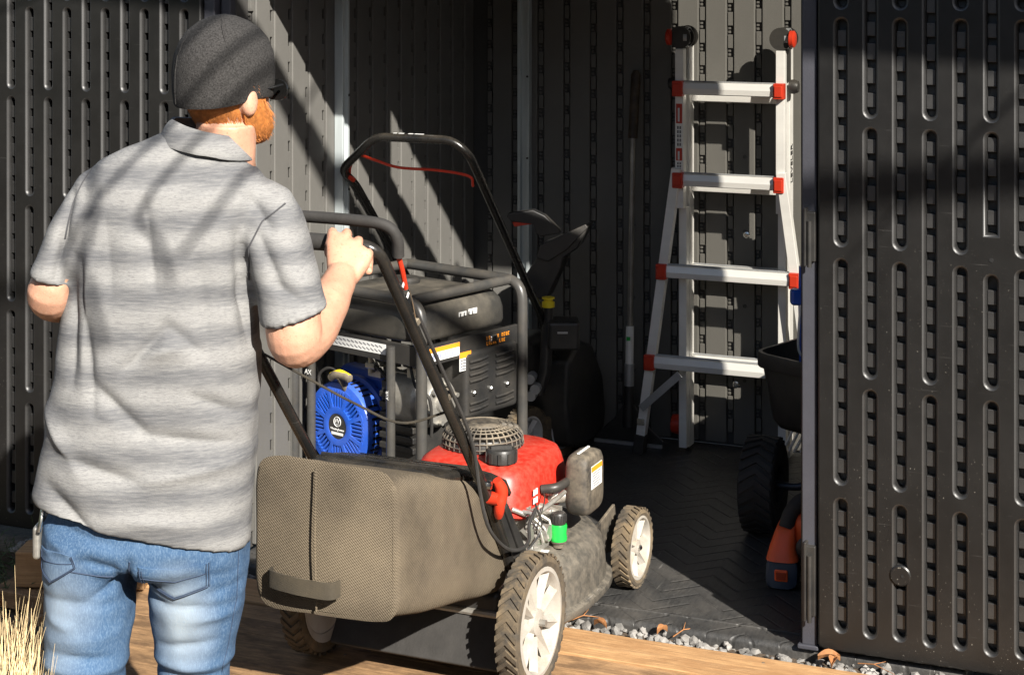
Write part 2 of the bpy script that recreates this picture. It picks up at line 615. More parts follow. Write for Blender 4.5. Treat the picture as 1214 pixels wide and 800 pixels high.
MB().box(((UL + UR) / 2, VB / 2 - .01, -.03), (UR - UL, VB + .03, .06)).build('floor', m_floor, shed, bevel=.014, bseg=3)
lip = MB().box((-.8, .05, .0015), (1.52, .012, .006)).build('threshold_ridge', m_floor, shed, bevel=.002)

def hook_strip_mesh():
    mb = MB()
    z = .04
    while z < 1.93:
        mb.box((0, -.0055, z + .0225), (.017, .011, .045))
        mb.box((-.004, -.0035, z + .053), (.009, .007, .008))
        mb.box((-.004, -.0035, z + .0655), (.009, .007, .007))
        z += .0745
    return mb

def wall_panelling(wall, origin, rot, length, first, pitch):
    """planks stand proud of the wall sheet; a strip of moulded hooks runs in each groove"""
    base = frame(origin, rot)
    pl = hs = None
    x = first
    gap = .024
    while x < length - .01:
        w = pitch - gap
        cx = x + gap / 2 + w / 2
        if cx + w / 2 < length:
            if pl is None:
                pl = MB().box((0, -.008, 1.0), (w, .016, 1.985)).build('plank', m_wall, wall, bevel=.004)
            else:
                pl = dup(pl, wall)
            pl.matrix_local = base @ Matrix.Translation((cx, 0, 0))
        if hs is None:
            hs = tag(hook_strip_mesh().build('hook_strip', m_wall, wall, bevel=.0012, bseg=1), kind='stuff')
        else:
            hs = dup(hs, wall)
        hs.matrix_local = base @ Matrix.Translation((x, 0, (int(x * 977) % 7) * .004))
        x += pitch

bw = MB().box(((UL + UR) / 2, VB + .02, 1.0), (UR - UL + .08, .04, 2.0)).box(((UL + UR) / 2, VB + .02, 2.26), (UR - UL + .08, .036, .52)).build('back_wall', m_wall_d, shed)
wall_panelling(bw, (UL, VB, 0), 0, UR - UL, .076, .096)
lw = MB().box((UL - .02, VB / 2 + .005, 1.0), (.04, VB - .01, 2.0)).box((UL - .02, VB / 2 + .005, 2.26), (.036, VB - .01, .52)).build('left_wall', m_wall_d, shed)
wall_panelling(lw, (UL, 0.02, 0), R(90), VB - .03, .06, .1)
rw = MB()                                       # unseen opening added in the right side to let sun onto the ladder
rw.box((UR + .02, VB / 2, .16), (.04, VB, .32))
rw.box((UR + .02, .225, 1.41), (.04, .45, 2.18))
rw.box((UR + .02, 1.28, 1.41), (.04, .60, 2.18))
rwo = rw.build('right_wall', m_wall_d, shed)
MB().add([(UR + .02, .44, .31), (UR + .02, .99, .31), (UR + .02, .99, 2.5), (UR + .02, .44, 2.5)], [(0, 1, 2, 3)]).build('sun_filter_pane', m_pane, rwo)  # pane added across the unseen opening to dim the incoming sun
# front return behind the right door, header beam, roof
MB().box((UR / 2 + .02, .025, .83), (UR, .04, 1.64)).build('front_wall', m_door, shed)
hb_ = MB().box(((UL - .06 - .62) / 2, .01, 2.09), (-.62 - UL + .06, .07, .86))          # header; unseen gap added in its right half lets sun onto the left wall
hb_.box(((UR + .06 - .62) / 2, .01, 1.695), (UR + .06 + .62, .066, .07))
hb_.box(((UR + .06 - .62) / 2, .01, 2.255), (UR + .06 + .62, .066, .53))
hb_.build('header_beam', m_door, shed, bevel=.004)
rf = MB()
for s in (-1, 1):
    rf.box(((UL + UR) / 2, VB / 2 + s * .46, 2.61), (UR - UL + .24, .98, .05), Matrix.Rotation(-s * R(12), 3, 'X'))
rf.build('roof', m_roof, shed)

# chrome bolts and moulded dimples on the back wall
for (px, py) in ((887, 118), (886, 278), (872, 456)):
    p = SH.inverted() @ P(px, py, 5.83)
    b_ = MB().lathe([(.0, 0), (.009, 0), (.011, .002), (.007, .004), (.0045, .004), (.0045, .008), (0, .008)], (p.x, VB - .017, p.z), (0, -1, 0), 14)
    b_.build('bolt', m_chrome, bw)
dm = None
for i, (u, z) in enumerate([(-.60 - .192 * k, .22 + .245 * j) for k in range(3) for j in range(5)]):
    if dm is None:
        dm = MB().lathe([(0, -.0005), (.0065, -.0005), (.0065, .0015), (.0045, .0015), (.004, .0004), (0, .0004)], (0, 0, 0), (0, -1, 0), 12).build('dimple', m_wall_d, bw)
    else:
        dm = dup(dm, bw)
    dm.location = (u, VB - .0165, z)

# galvanised roof posts inside
def steel_post(u, v, rot):
    mb = MB()
    prof = [(-.022, 0), (-.022, .028), (-.011, .028), (-.008, .018), (.008, .018), (.011, .028), (.022, .028), (.022, 0)]
    mb.prism(prof, (0, 0, .0), (1, 0, 0), (0, -1, 0), (0, 0, 1), 1.98)
    o = mb.build('steel_post', m_galv, shed, smooth=0, bevel=.0015)
    o.matrix_local = frame((u, v, 0.001), rot)
    for z in (.5, .92, 1.2):
        MB().lathe([(.0, 0), (.004, 0), (.004, .003), (0, .003)], (.016, -.028, z), (0, -1, 0), 8).build('rivet', m_blk, o)
steel_post(UL + .017, .56, R(90))
steel_post(-1.375, VB - .017, 0)
MB().lathe([(0, 0), (.028, 0), (.028, .004), (.022, .006), (0, .006)], (UL + .016, .515, .76), (1, 0, 0), 20).build('wall_plug', m_wall, lw)

# ---- doors
def stadium(hw, z0, z1, n=7, square_bottom=False):
    out = []
    for k in range(n + 1):
        t = math.pi * k / n
        out.append((hw * math.cos(t), z1 - hw + hw * math.sin(t)))
    if square_bottom:
        out += [(-hw, z0), (hw, z0)]
    else:
        for k in range(n + 1):
            t = math.pi + math.pi * k / n
            out.append((hw * math.cos(t), z0 + hw + hw * math.sin(t)))
    return out

ROW_A = [(.052, .367), (.393, .919), (.942, 1.474), (1.489, 1.84)]
ROW_B = [(.049, .623), (.643, 1.223), (1.240, 1.84)]
slot_cache = {}
def slot(door, u, z0, z1, hw, sq=False, tabw=.0):
    key = (round(z1 - z0, 3), hw, sq)
    if key not in slot_cache:
        L = z1 - z0
        mb = MB()
        rings = []
        for k, (w, y) in enumerate(((hw, 0), (hw - .0012, .0003), (hw - .0032, .0016), (hw - .0055, .0042), (hw - .0073, .0080), (hw - .008, .013), (hw - .0081, .034))):
            o_ = hw - w
            st = stadium(w, o_, L - o_, square_bottom=sq)
            rings.append([Vector((x, y, z)) for x, z in st])
        mb.loft(rings, caps=False)
        n = len(rings[0])
        mb.f.append(tuple(range(len(mb.v) - n, len(mb.v))))
        o = mb.build('slot_recess', m_door2, door, smooth=60)
        slot_cache[key] = o
    else:
        o = dup(slot_cache[key], door)
    o.location = (u, 0, z0)
    # moulded ribs across the slot with dark pockets between them
    iw = hw - .0082
    z = .026
    k = 0
    while z + .03 < z1 - z0 - .012:
        h = .036 + .003 * ((k * 7) % 3 - 1)
        rib_spots.append((u, z0 + z + h / 2, iw * 2, h))
        z += .0545
        k += 1
    return o

rib_spots = []
rib_cache = {}
def place_ribs(door, single):
    rest = MB()
    for u, z, w, h in rib_spots:
        if single(u, z):
            key = (round(w, 4), round(h, 3))
            if key not in rib_cache:
                rib_cache[key] = r = MB().box((0, 0, 0), (w, .022, h)).build('slot_rib', m_door2, door, bevel=.0016, bseg=1)
            else:
                r = dup(rib_cache[key], door)
            r.location = (u, .023, z)
        else:
            rest.box((u, .023, z), (w, .022, h))
    if rest.v:
        tag(rest.build('slot_ribs', m_door2, door, bevel=.0016, bseg=1), kind='stuff')
    rib_spots.clear()

def make_door(name, u0, u1, z0, z1, cols, hw, special=None, single=None):
    """a thick moulded door lying back against the front; its slots are open recesses"""
    door = None
    holes = []
    for u, rows in cols:
        for a, b in rows:
            holes.append((u, a, b, False))
    if special:
        holes += special
    bm = bmesh.new()
    def loop(pts):
        vs = [bm.verts.new((x, 0, z)) for x, z in pts]
        return [bm.edges.new((vs[i], vs[(i + 1) % len(vs)])) for i in range(len(vs))]
    r_ = .014
    corner = []
    for cx, cz, a0 in ((u1 - r_, z1 - r_, 0), (u0 + r_, z1 - r_, 90), (u0 + r_, z0 + r_, 180), (u1 - r_, z0 + r_, 270)):
        for k in range(5):
            a = R(a0 + 90 * k / 4)
            corner.append((cx + r_ * math.cos(a), cz + r_ * math.sin(a)))
    edges = loop(corner)
    for u, a, b, sq in holes:
        edges += loop([(u + x, a + z) for x, z in stadium(hw, 0, b - a, square_bottom=sq)])
    bmesh.ops.triangle_fill(bm, use_beauty=True, use_dissolve=False, edges=edges)
    for f in bm.faces:
        if f.normal.y > 0:
            f.normal_flip()
    me = bpy.data.meshes.new(name)
    bm.to_mesh(me)
    bm.free()
    # rounded outer edge and back
    me2 = MB()
    mid = Vector(((u0 + u1) / 2, 0, (z0 + z1) / 2))
    rings = []
    for y, off in ((0, 0), (.002, .0035), (.006, .005), (.044, .005)):
        ring = []
        for x, z in corner:
            d_ = Vector((x, 0, z)) - mid
            ring.append(Vector((x + math.copysign(off, d_.x), y, z + math.copysign(off, d_.z))))
        rings.append(ring)
    me2.loft(rings, caps=False)
    n = len(corner)
    me2.f.append(tuple(range(3 * n, 4 * n)))
    off = len(me.vertices)
    allv = [v.co.copy() for v in me.vertices] + me2.v
    allf = [tuple(p.vertices) for p in me.polygons] + [tuple(i + off for i in f) for f in me2.f]
    mb = MB()
    mb.v, mb.f = allv, allf
    door = mb.build('door', m_door, shed, smooth=50, recalc=False)
    door.location = (0, -.047, 0)
    for u, a, b, sq in holes:
        slot(door, u, a, b, hw, sq)
    place_ribs(door, single)
    return door

cols = [(.06 + .0675 * i, ROW_A if i % 2 == 0 else ROW_B) for i in range(11) if i != 5]
sp = [(.06 + .0675 * 5, 1.240, 1.84, False), (.06 + .0675 * 5, .985, 1.223, True), (.06 + .0675 * 5, .643, .905, False), (.06 + .0675 * 5, .049, .623, False)]
rdoor = make_door('door', .010, .80, .015, 1.86, cols, .0185, sp, lambda u, z: u < .49 and z < 1.52)
rdoor['label'] = 'right shed door, dark plastic with staggered slots and dried splashes'
MB().lathe([(0, 0), (.024, 0), (.024, .004), (.021, .0065), (0, .0065)], (.196, .002, .205), (0, -1, 0), 24).build('plug', m_door, rdoor)
MB().lathe([(0, 0), (.0035, 0), (.0035, .001), (0, .001)], (.201, -.0047, .205), (0, -1, 0), 10).build('screw_hole', m_hole, rdoor)
MB().lathe([(0, 0), (.005, 0), (.005, .001), (0, .001)], (.3975, .0, .935), (0, -1, 0), 10).build('screw_hole', m_hole, rdoor)
cols = [(-1.715 - .0634 * i, ROW_A if i % 2 == 0 else ROW_B) for i in range(14) if i != 10]
sp = [(-1.715 - .634, a, b, False) for a, b in ((.052, .367), (.393, .70), (1.08, 1.474), (1.489, 1.84))]
ldoor = make_door('door', -2.60, -1.668, .015, 1.86, cols, .0160, sp, lambda u, z: u > -1.99 and 0.9 < z < 1.52)
ldoor['label'] = 'left shed door, dark slotted plastic behind the man'

# jambs and hinges
MB().box((-.017, .0, .925), (.036, .07, 1.83)).build('door_jamb', m_jamb, shed, bevel=.004)
MB().box((-.041, .02, .93), (.010, .03, 1.86)).build('door_jamb', m_door, shed, bevel=.002)
MB().box((-1.645, .0, .925), (.034, .07, 1.83)).build('door_jamb', m_jamb, shed, bevel=.004)
MB().box((-1.607, .012, .925), (.030, .05, 1.83)).build('door_jamb', m_jamb, shed, bevel=.004)
MB().box((-.02, -.01, .006), (.05, .06, .012)).build('jamb_foot', m_jamb, shed, bevel=.004)
for z0, z1 in ((.083, .245), (.905, 1.02)):
    h = MB().box((-.012, -.041, (z0 + z1) / 2), (.024, .016, z1 - z0)).build('hinge', m_blk, shed, bevel=.002)
    MB().cyl((-.012, -.055, z0 - .012), (-.012, -.055, z1 - .02), .0055, seg=10).build('hinge_pin', m_blk, h)
    MB().box((-.022, -.046, (z0 + z1) / 2), (.006, .026, z1 - z0 + .02)).build('hinge_leaf', m_blk, h, bevel=.0015)

# ------------------------------------------------------------------ timber deck, offcut, gravel
deck = thing('timber_deck', 'low weathered timber deck boards in front of the shed', 'deck', SH)
rows = [(-.118, -.262), (-.267, -.432), (-.437, -.602), (-.607, -.772)]
for i, (a, b) in enumerate(rows):
    cuts = [[-2.03, 1.5], [-2.05, -.62, 1.5], [-1.62, .36, 1.5], [-1.50, -.72, 1.5]][i]
    for c0, c1 in zip(cuts, cuts[1:]):
        w = abs(b - a)
        mb = MB()
        nn = 24
        rings = []
        for k in range(nn + 1):
            x = -((c1 - c0) / 2) + (c1 - c0 - .004) * k / nn
            j = lambda s: .0022 * noise.noise(Vector((x * 5 + i * 9, s, 0)))
            rings.append([Vector((x, -w / 2 + j(1), -.042)), Vector((x, w / 2 + j(2), -.042)), Vector((x, w / 2 + j(3), j(5) * .6)), Vector((x, -w / 2 + j(4), j(6) * .6))])
        mb.loft(rings)
        o = mb.build('plank', m_wood2 if i == 0 else m_wood, deck, smooth=0, bevel=.003)
        o.location = ((c0 + c1) / 2, (a + b) / 2, -.001 - .002 * ((i * 5) % 3))
scr = None
for i, (a, b) in enumerate(rows):
    for u in (-1.9, -1.0, -.1, .9):
        if u < -1.6 and i > 1:
            continue
        for v in (a - .03, b + .03):
            if scr is None:
                scr = MB().lathe([(0, -.002), (.0042, -.002), (.0042, .0004), (.003, .0008), (0, .0002)], (0, 0, 0), (0, 0, 1), 10).build('screw', m_dusty, deck)
            else:
                scr = dup(scr, deck)
            scr.location = (u + .008 * math.sin(i * 5 + v * 40), v, -.001 - .002 * ((i * 5) % 3))
for u in (-1.9, -1.0, -.1, .9):
    MB().box((u, -.445, -.09), (.05, .64 if u > -1.6 else .3, .09)).build('joist', m_wood, deck)

blk = MB()
blk.box((0, 0, .045), (.335, .10, .09))
o = blk.build('timber_offcut', m_wood2, None, bevel=.004)
o.location = (-1.10, 4.565, .002)
o.rotation_euler = (0, 0, R(-4))
tag(o, 'short squared timber offcut lying on the deck behind the man', 'timber')

def rock(mb, c, r, rnd):
    t = (1 + 5 ** .5) / 2
    vs = [(-1, t, 0), (1, t, 0), (-1, -t, 0), (1, -t, 0), (0, -1, t), (0, 1, t), (0, -1, -t), (0, 1, -t), (t, 0, -1), (t, 0, 1), (-t, 0, -1), (-t, 0, 1)]
    fs = [(0, 11, 5), (0, 5, 1), (0, 1, 7), (0, 7, 10), (0, 10, 11), (1, 5, 9), (5, 11, 4), (11, 10, 2), (10, 7, 6), (7, 1, 8), (3, 9, 4), (3, 4, 2), (3, 2, 6), (3, 6, 8), (3, 8, 9), (4, 9, 5), (2, 4, 11), (6, 2, 10), (8, 6, 7), (9, 8, 1)]
    e = Matrix.Rotation(rnd.uniform(0, 6.3), 3, 'Z') @ Matrix.Rotation(rnd.uniform(0, 6.3), 3, 'X')
    sc = Vector((rnd.uniform(.7, 1.3), rnd.uniform(.6, 1.1), rnd.uniform(.5, .9))) * (r / 1.9)
    mb.add([Vector(c) + e @ Vector((x * sc.x * rnd.uniform(.72, 1.2), y * sc.y * rnd.uniform(.72, 1.2), z * sc.z * rnd.uniform(.72, 1.2))) for x, y, z in vs], fs)

rnd = random.Random(3)
g = MB()
for k in range(2300):
    u = rnd.uniform(-2.25, 1.3)
    v = rnd.uniform(-.125, -.002)
    r = rnd.choice((.005, .007, .009, .011, .014, .017))
    rock(g, S(u, v, rnd.uniform(-.047, -.024)), r, rnd)
for k in range(130):
    u, v = rnd.uniform(-2.2, 1.2), rnd.uniform(-.11, -.02)
    rock(g, S(u, v, -.018), rnd.uniform(.008, .016), rnd)
o = g.build('gravel', m_stone, smooth=0)
tag(o, 'pale crushed stone gravel between deck and shed threshold', 'gravel', kind='stuff')
MB().box((-.4, -.062, -.075), (4.0, .12, .09)).build('gravel_bed', m_soil, None, world=None).matrix_world = SH
tag(bpy.data.objects['gravel_bed'], 'damp soil strip under the gravel', kind='structure')

# curled dead leaves and twigs lying on the gravel
for i, (u, v, s, lab) in enumerate(((.035, -.06, .03, 'curled brown dead leaf on gravel by the right door foot'), (.05, -.085, .024, 'orange dead leaf on the gravel beside the curled brown one'), (-.52, -.07, .022, 'dead leaf on gravel near the mower deck'), (-.37, -.05, .02, 'small dead leaf on the gravel in mid threshold'))):
    mb = MB()
    pts = []
    for k in range(7):
        t = k / 6
        w = s * .42 * math.sin(math.pi * (t * .92 + .05))
        x = (t - .5) * s * 1.7
        zc = .010 * math.sin(t * 3.1) + .004
        pts.append([(x, -w, zc + .010), (x, 0, zc), (x, w, zc + .012), (x, w * .98, zc + .0128), (x, 0, zc + .0008), (x, -w * .98, zc + .0108)])
    mb.loft([[Vector(p) for p in r_] for r_ in pts])
    o = mb.build('dead_leaf', m_leaf, None, smooth=60)
    o.matrix_world = SH @ frame((u, v, -.012), i * 1.3 + .3)
    tag(o, lab, 'leaf', 'dead leaves on the gravel')
for i, (u, v, a, L, lab) in enumerate(((-.34, -.06, 1.0, .09, 'thin twig lying across the gravel in mid threshold'), (-.60, -.05, .5, .07, 'short twig on gravel near the mower wheel'), (.10, -.05, -.4, .10, 'thin pale twig on the gravel under the right door'))):
    mb = MB().tube([(0, 0, 0), (L * .4, .004, .008), (L, -.003, .004)], [.0016, .0013, .0006], 6)
    mb.tube([(L * .4, .004, .008), (L * .62, .02, .016)], [.0012, .0005], 5)
    o = mb.build('twig', m_leaf)
    o.matrix_world = SH @ frame((u, v, -.008), a)
    tag(o, lab, 'twig', 'twigs on the gravel')

# ------------------------------------------------------------------ plants
def blade(mb, p, az, lean, L, w, rnd, curl, xmax=None):
    pts = []
    d_ = Vector((math.cos(az), math.sin(az), 0))
    sd = Vector((-math.sin(az), math.cos(az), 0))
    pos = Vector(p)
    ang = lean
    n = 7
    for k in range(n + 1):
        t = k / n
        ww = w * (1 - t * .9)
        pts.append((pos - sd * ww, pos + d_ * ww * .35 + Vector((0, 0, ww * .3)), pos + sd * ww))
        ang += curl / n
        pos = pos + (d_ * math.sin(ang) + Vector((0, 0, 1)) * math.cos(ang)) * (L / n)
    if xmax is not None and any(q[1].x > xmax for q in pts):
        return
    for a, b in zip(pts, pts[1:]):
        mb.add([*a, *b], [(0, 1, 4, 3), (1, 2, 5, 4)])

gr = MB()
rnd = random.Random(5)
cx, cy = -.845, 2.97
for k in range(2600):
    L = rnd.uniform(.60, .78) if k % 14 else rnd.uniform(.76, .86)
    a = rnd.choice((-1, 1)) * math.pi / 2 + rnd.uniform(-1.0, 1.0)
    blade(gr, (rnd.uniform(-.93, -.785), cy + rnd.uniform(-.09, .09), -.28), a, rnd.uniform(-.05, .10), L, rnd.uniform(.0014, .0034), rnd, rnd.choice((.3, .6, 1.0, 1.6, 2.4)) * rnd.uniform(.6, 1.3), -.780)
gt = thing('ornamental_grass', 'clump of dry straw coloured ornamental grass beside the man', 'grass')
gr.build('foliage', m_straw, gt, smooth=60, recalc=False)
cr = MB().lathe([(.0, 0), (.10, 0), (.09, .03), (.05, .06), (0, .06)], (cx, cy, -.30), (0, 0, 1), 14)
cr.build('crown_base', m_straw, gt)

ev = MB()
for k in range(260):
    u, v = rnd.uniform(-2.9, -1.98), rnd.uniform(-.40, -.06)
    p0 = S(u, v, -.07)
    a = rnd.uniform(0, 6.283)
    L = rnd.uniform(.06, .15)
    d_ = Vector((math.cos(a) * .7, math.sin(a) * .7, rnd.uniform(.35, .9))).normalized()
    p1 = p0 + d_ * L
    ev.tube([p0, p1], [.0018, .0006], 4)
    sd = d_.orthogonal().normalized()
    for j in range(12):
        q = p0 + d_ * (L * (j + 2) / 13)
        b2 = (Matrix.Rotation(rnd.uniform(0, 6.28), 3, d_) @ sd + d_ * .7).normalized()
        s2 = b2.cross(d_).normalized() * .0016
        ln = rnd.uniform(.012, .026)
        ev.add([q - s2, q + s2, q + b2 * ln], [(0, 1, 2)])
o = ev.build('evergreen_ground_cover', m_needle, smooth=0, recalc=False)
tag(o, 'dark low evergreen ground cover under the left door', 'ground cover', kind='stuff')
for i, (u, v, s, a, lab) in enumerate(((-2.10, -.42, .07, .4, 'large brown dead leaf on soil left of the timber offcut'), (-2.19, -.36, .055, 2.0, 'brown dead leaf under the left door'), (-2.03, -.47, .05, 3.6, 'dead leaf beside the dry grass clump'))):
    mb = MB()
    pts = []
    for k in range(9):
        t = k / 8
        w = s * .45 * math.sin(math.pi * (t * .9 + .06)) * (1 + .25 * math.sin(k * 2.4))
        x = (t - .5) * s * 1.6
        zc = .016 * math.sin(t * 3.1)
        pts.append([(x, -w, zc + .018), (x, 0, zc), (x, w, zc + .014), (x, w * .98, zc + .0148), (x, 0, zc + .0008), (x, -w * .98, zc + .0188)])
    mb.loft([[Vector(p) for p in r_] for r_ in pts])
    o = mb.build('dead_leaf', m_leaf, None, smooth=60)
    o.matrix_world = SH @ frame((u, v, -.035), a)
    tag(o, lab, 'leaf', 'dead leaves on the soil')

# bare tree behind the camera; its limbs throw the stripes of shade on the shed, the shirt and the doors
tree = thing('bare_tree', 'leafless tree standing behind the camera to the right', 'tree', Matrix.Translation((4.3, .75, -.29)))
TM = tree.matrix_world.copy()
mb = MB()
mb.tube(catmull([(4.3, .75, -.3), (4.26, .78, 1.0), (4.32, .80, 2.2), (4.25, .82, 3.6), (4.35, .75, 5.5)], 5), [.17 - .005 * i for i in range(21)], 12)
mb.build('trunk', m_bark, tree, world=TM)
limb = catmull([(4.28, .80, 2.7), (2.9, 1.42, 2.9), (1.9, 1.84, 2.98), (.9, 2.25, 3.0), (.30, 2.50, 3.03), (-.5, 2.84, 3.08), (-1.0, 3.05, 3.2)], 5)
MB().tube(limb, [.085 - .0022 * i for i in range(len(limb))], 10).build('limb', m_bark, tree, world=TM)
rnd = random.Random(11)
tw = MB()
limb2 = catmull([(4.3, .78, 3.0), (2.6, .0, 3.9), (1.6, -.4, 4.3), (.7, -.7, 4.7)], 5)
MB().tube(limb2, [.05 - .002 * i for i in range(len(limb2))], 8).build('limb', m_bark, tree, world=TM)
def twigs(path, n, lo, hi, rr):
    for k in range(n):
        p = Vector(path[rnd.randrange(3, len(path))])
        d_ = Vector((rnd.uniform(-1, .3), rnd.uniform(-.6, .6), rnd.uniform(-.7, .8))).normalized()
        L = rnd.uniform(lo, hi)
        q = p + d_ * L * .5 + Vector((rnd.uniform(-.05, .05), 0, rnd.uniform(-.05, .05)))
        e = q + (d_ + Vector((rnd.uniform(-.5, .5), rnd.uniform(-.4, .4), rnd.uniform(-.4, .4)))).normalized() * L * .5
        tw.tube(catmull([p, q, e], 4), [rr * (1 - .08 * i) for i in range(9)], 5)
twigs(limb, 10, .3, .7, .008)
# fine hanging twigs, about two metres sunward of the man's back
for pts in ([(330, 150), (290, 200), (245, 262), (215, 300)], [(186, 215), (190, 280), (203, 335)], [(100, 250), (108, 330), (124, 410)], [(150, 120), (118, 240), (92, 330)]):
    base = [P(a_, b_, 3.03) - tr * (2.1 + .25 * i) for i, (a_, b_) in enumerate(pts)]
    tw.tube(catmull([Vector((base[0].x + .5, base[0].y - .2, base[0].z + .6))] + base, 4), .0058, 5)
tw.build('twigs', m_bark, tree, world=TM)

# unseen leafy barrier added behind the camera to cut the sky fill
hg_ = MB()
rings = []
for i in range(61):
    a = math.radians(-200 + 220 * i / 60)
    c = Vector((math.cos(a) * 9.5, 1.0 + math.sin(a) * 9.5, 0))
    o_ = Vector((math.cos(a), math.sin(a), 0))
    ring = []
    for w, z in ((-.9, -.3), (-1.0, 1.0), (-.95, 2.6), (-.6, 3.5), (0, 3.8), (.6, 3.5), (1.0, 2.0), (.9, -.3)):
        j = .25 * noise.noise(Vector((i * .9, w * 3, z * 1.3)))
        ring.append(c + o_ * (w + j) + Vector((0, 0, z + j * .6)))
    rings.append(ring)
hg_.loft(rings)
hd_ = hg_.build('sky_blocker', M('sky_blocker_leaves', (.035, .055, .02), .8, var=.7, vs=7, bs=1.0, bsc=30), None, smooth=0, sub=2)
tag(hd_, 'unseen dark evergreen barrier added behind the camera to block sky light', 'sky_blocker')

# ------------------------------------------------------------------ wheels
def wheel(name, parent, c, axis, r, w, m_tyre, m_rim, lugs=30, spokes=8, chevron=True, lug_h=.004, rim_in=.82):
    """tyre with moulded lugs, dished rim with spokes and a hub; axis points to the outside face"""
    ax = Vector(axis).normalized()
    c = Vector(c)
    e1 = Vector((0, 0, 1))
    e1 = (e1 - ax * e1.dot(ax)).normalized()
    e2 = ax.cross(e1)
    def pt(rad, a, h):
        return c + ax * h + (e1 * math.cos(a) + e2 * math.sin(a)) * rad
    root = MB()
    prof = [(r * rim_in, -w * .40), (r * .90, -w * .48), (r * .97, -w * .44), (r, -w * .33), (r * 1.0, w * .33), (r * .97, w * .44), (r * .90, w * .48), (r * rim_in, w * .40)]
    root.lathe(prof, c, ax, 40, closed=True)
    for k in range(lugs):
        a0 = 2 * math.pi * k / lugs
        da = 2 * math.pi / lugs * .52
        sk = 2 * math.pi / lugs * (.9 if chevron else 0)
        for h0, h1, s0, s1 in (((-.42, .0, sk, 0), (.0, .42, 0, sk)) if chevron else ((-.46, -.02, 0, sk + .02), (.06, .46, da * .9, da * .9))):
            vs = []
            for rad in (r * .985, r + lug_h):
                vs += [pt(rad, a0 + s0, h0 * w), pt(rad, a0 + s0 + da, h0 * w), pt(rad, a0 + s1 + da, h1 * w), pt(rad, a0 + s1, h1 * w)]
            root.add(vs, [(0, 1, 2, 3), (4, 5, 6, 7), (0, 1, 5, 4), (1, 2, 6, 5), (2, 3, 7, 6), (3, 0, 4, 7)])
    tyre = root.build('tyre', m_tyre, None, smooth=35)
    o = bpy.data.objects.new(name, None)
    link(o, parent)
    tyre.parent = o
    ri = r * rim_in
    rim = MB()
    rim.lathe([(ri * .86, -w * .3), (ri * 1.01, -w * .42), (ri * 1.01, w * .42), (ri * .93, w * .44), (ri * .88, w * .30), (ri * .86, -w * .3)], c, ax, 40, closed=True)
    rim.lathe([(0, -w * .1), (ri * .87, -w * .25), (ri * .87, -w * .18), (ri * .22, w * .08), (0, w * .08)], c, ax, 32)
    rim.lathe([(0, w * .05), (ri * .26, w * .08), (ri * .24, w * .30), (ri * .12, w * .34), (0, w * .34)], c, ax, 20)
    rim.build('rim', m_rim, o, smooth=35)
    sp = MB()
    for k in range(spokes):
        a = 2 * math.pi * (k + .3) / spokes
        vs = []
        for rad, hw, h in ((ri * .20, .34, .26), (ri * .92, .24, .38)):
            for s in (-1, 1):
                vs.append(pt(rad, a + s * hw * (1.0 if rad < ri * .5 else .62), w * (h - .26)))
            vs.append(pt(rad, a, w * h))
        sp.add(vs, [(0, 2, 5, 3), (2, 1, 4, 5), (0, 1, 4, 3), (0, 1, 2), (3, 4, 5)])
    spo = sp.build('spokes', m_rim, o, smooth=0)
    MB().lathe([(0, w * .33), (.007, w * .33), (.007, w * .33 + .006), (.003, w * .33 + .009), (0, w * .33 + .009)], c, ax, 10).build('axle_nut', m_chrome, o)
    return o

# ------------------------------------------------------------------ lawn mower
MM = frame((-.20, 4.015, 0.0), R(-23.5))
mow = thing('lawn_mower', 'red and black petrol lawn mower with grey grass bag in the doorway', 'lawn mower', MM)
wheel('rear_wheel', mow, (.265, 0, .147), (1, 0, 0), .143, .058, m_rub_mud, m_white_rim, 38, 9)
wheel('rear_wheel', mow, (-.265, 0, .147), (-1, 0, 0), .143, .058, m_rub_mud, m_grey_rim, 38, 9)
wheel('front_wheel', mow, (.255, .69, .1), (1, 0, 0), .096, .052, m_rub_mud, m_white_rim, 30, 7)
wheel('front_wheel', mow, (-.255, .69, .1), (-1, 0, 0), .096, .052, m_rub_mud, m_white_rim, 30, 7)
# cutting deck
dk = MB()
rings = []
for z, s in ((.055, 1.03), (.062, 1.055), (.075, 1.05), (.082, 1.0), (.13, .985), (.165, .955), (.188, .89), (.205, .76), (.214, .55), (.217, .2)):
    rings.append(sring((0.0, .395, z), (1, 0, 0), (0, 1, 0), .258 * s, .300 * s, 56, 2.5))
dk.loft(rings)
deck_o = dk.build('deck', m_deck_m, mow, smooth=50)
MB().box((0, .08, .14), (.38, .16, .12)).build('rear_housing', m_blk, mow, bevel=.02)
MB().tube([(-.30, 0, .147), (.30, 0, .147)], .008, 8).build('axle', m_metal, mow)
for s in (-1, 1):
    fx = MB()
    fx.prism([(.52, .17), (.70, .20), (.72, .11), (.70, .08), (.60, .10)], (s * .20 - .004, 0, 0), (0, 1, 0), (0, 0, 1), (1, 0, 0), .008)
    fx.tube([(s * .20, .69, .1), (s * .255, .69, .1)], .008, 8)
    fx.build('front_bracket', m_dusty, mow, bevel=.002)
MB().box((0, -.02, .10), (.42, .012, .13), Matrix.Rotation(R(-35), 3, 'X')).build('rear_flap', m_rub, mow, bevel=.004)
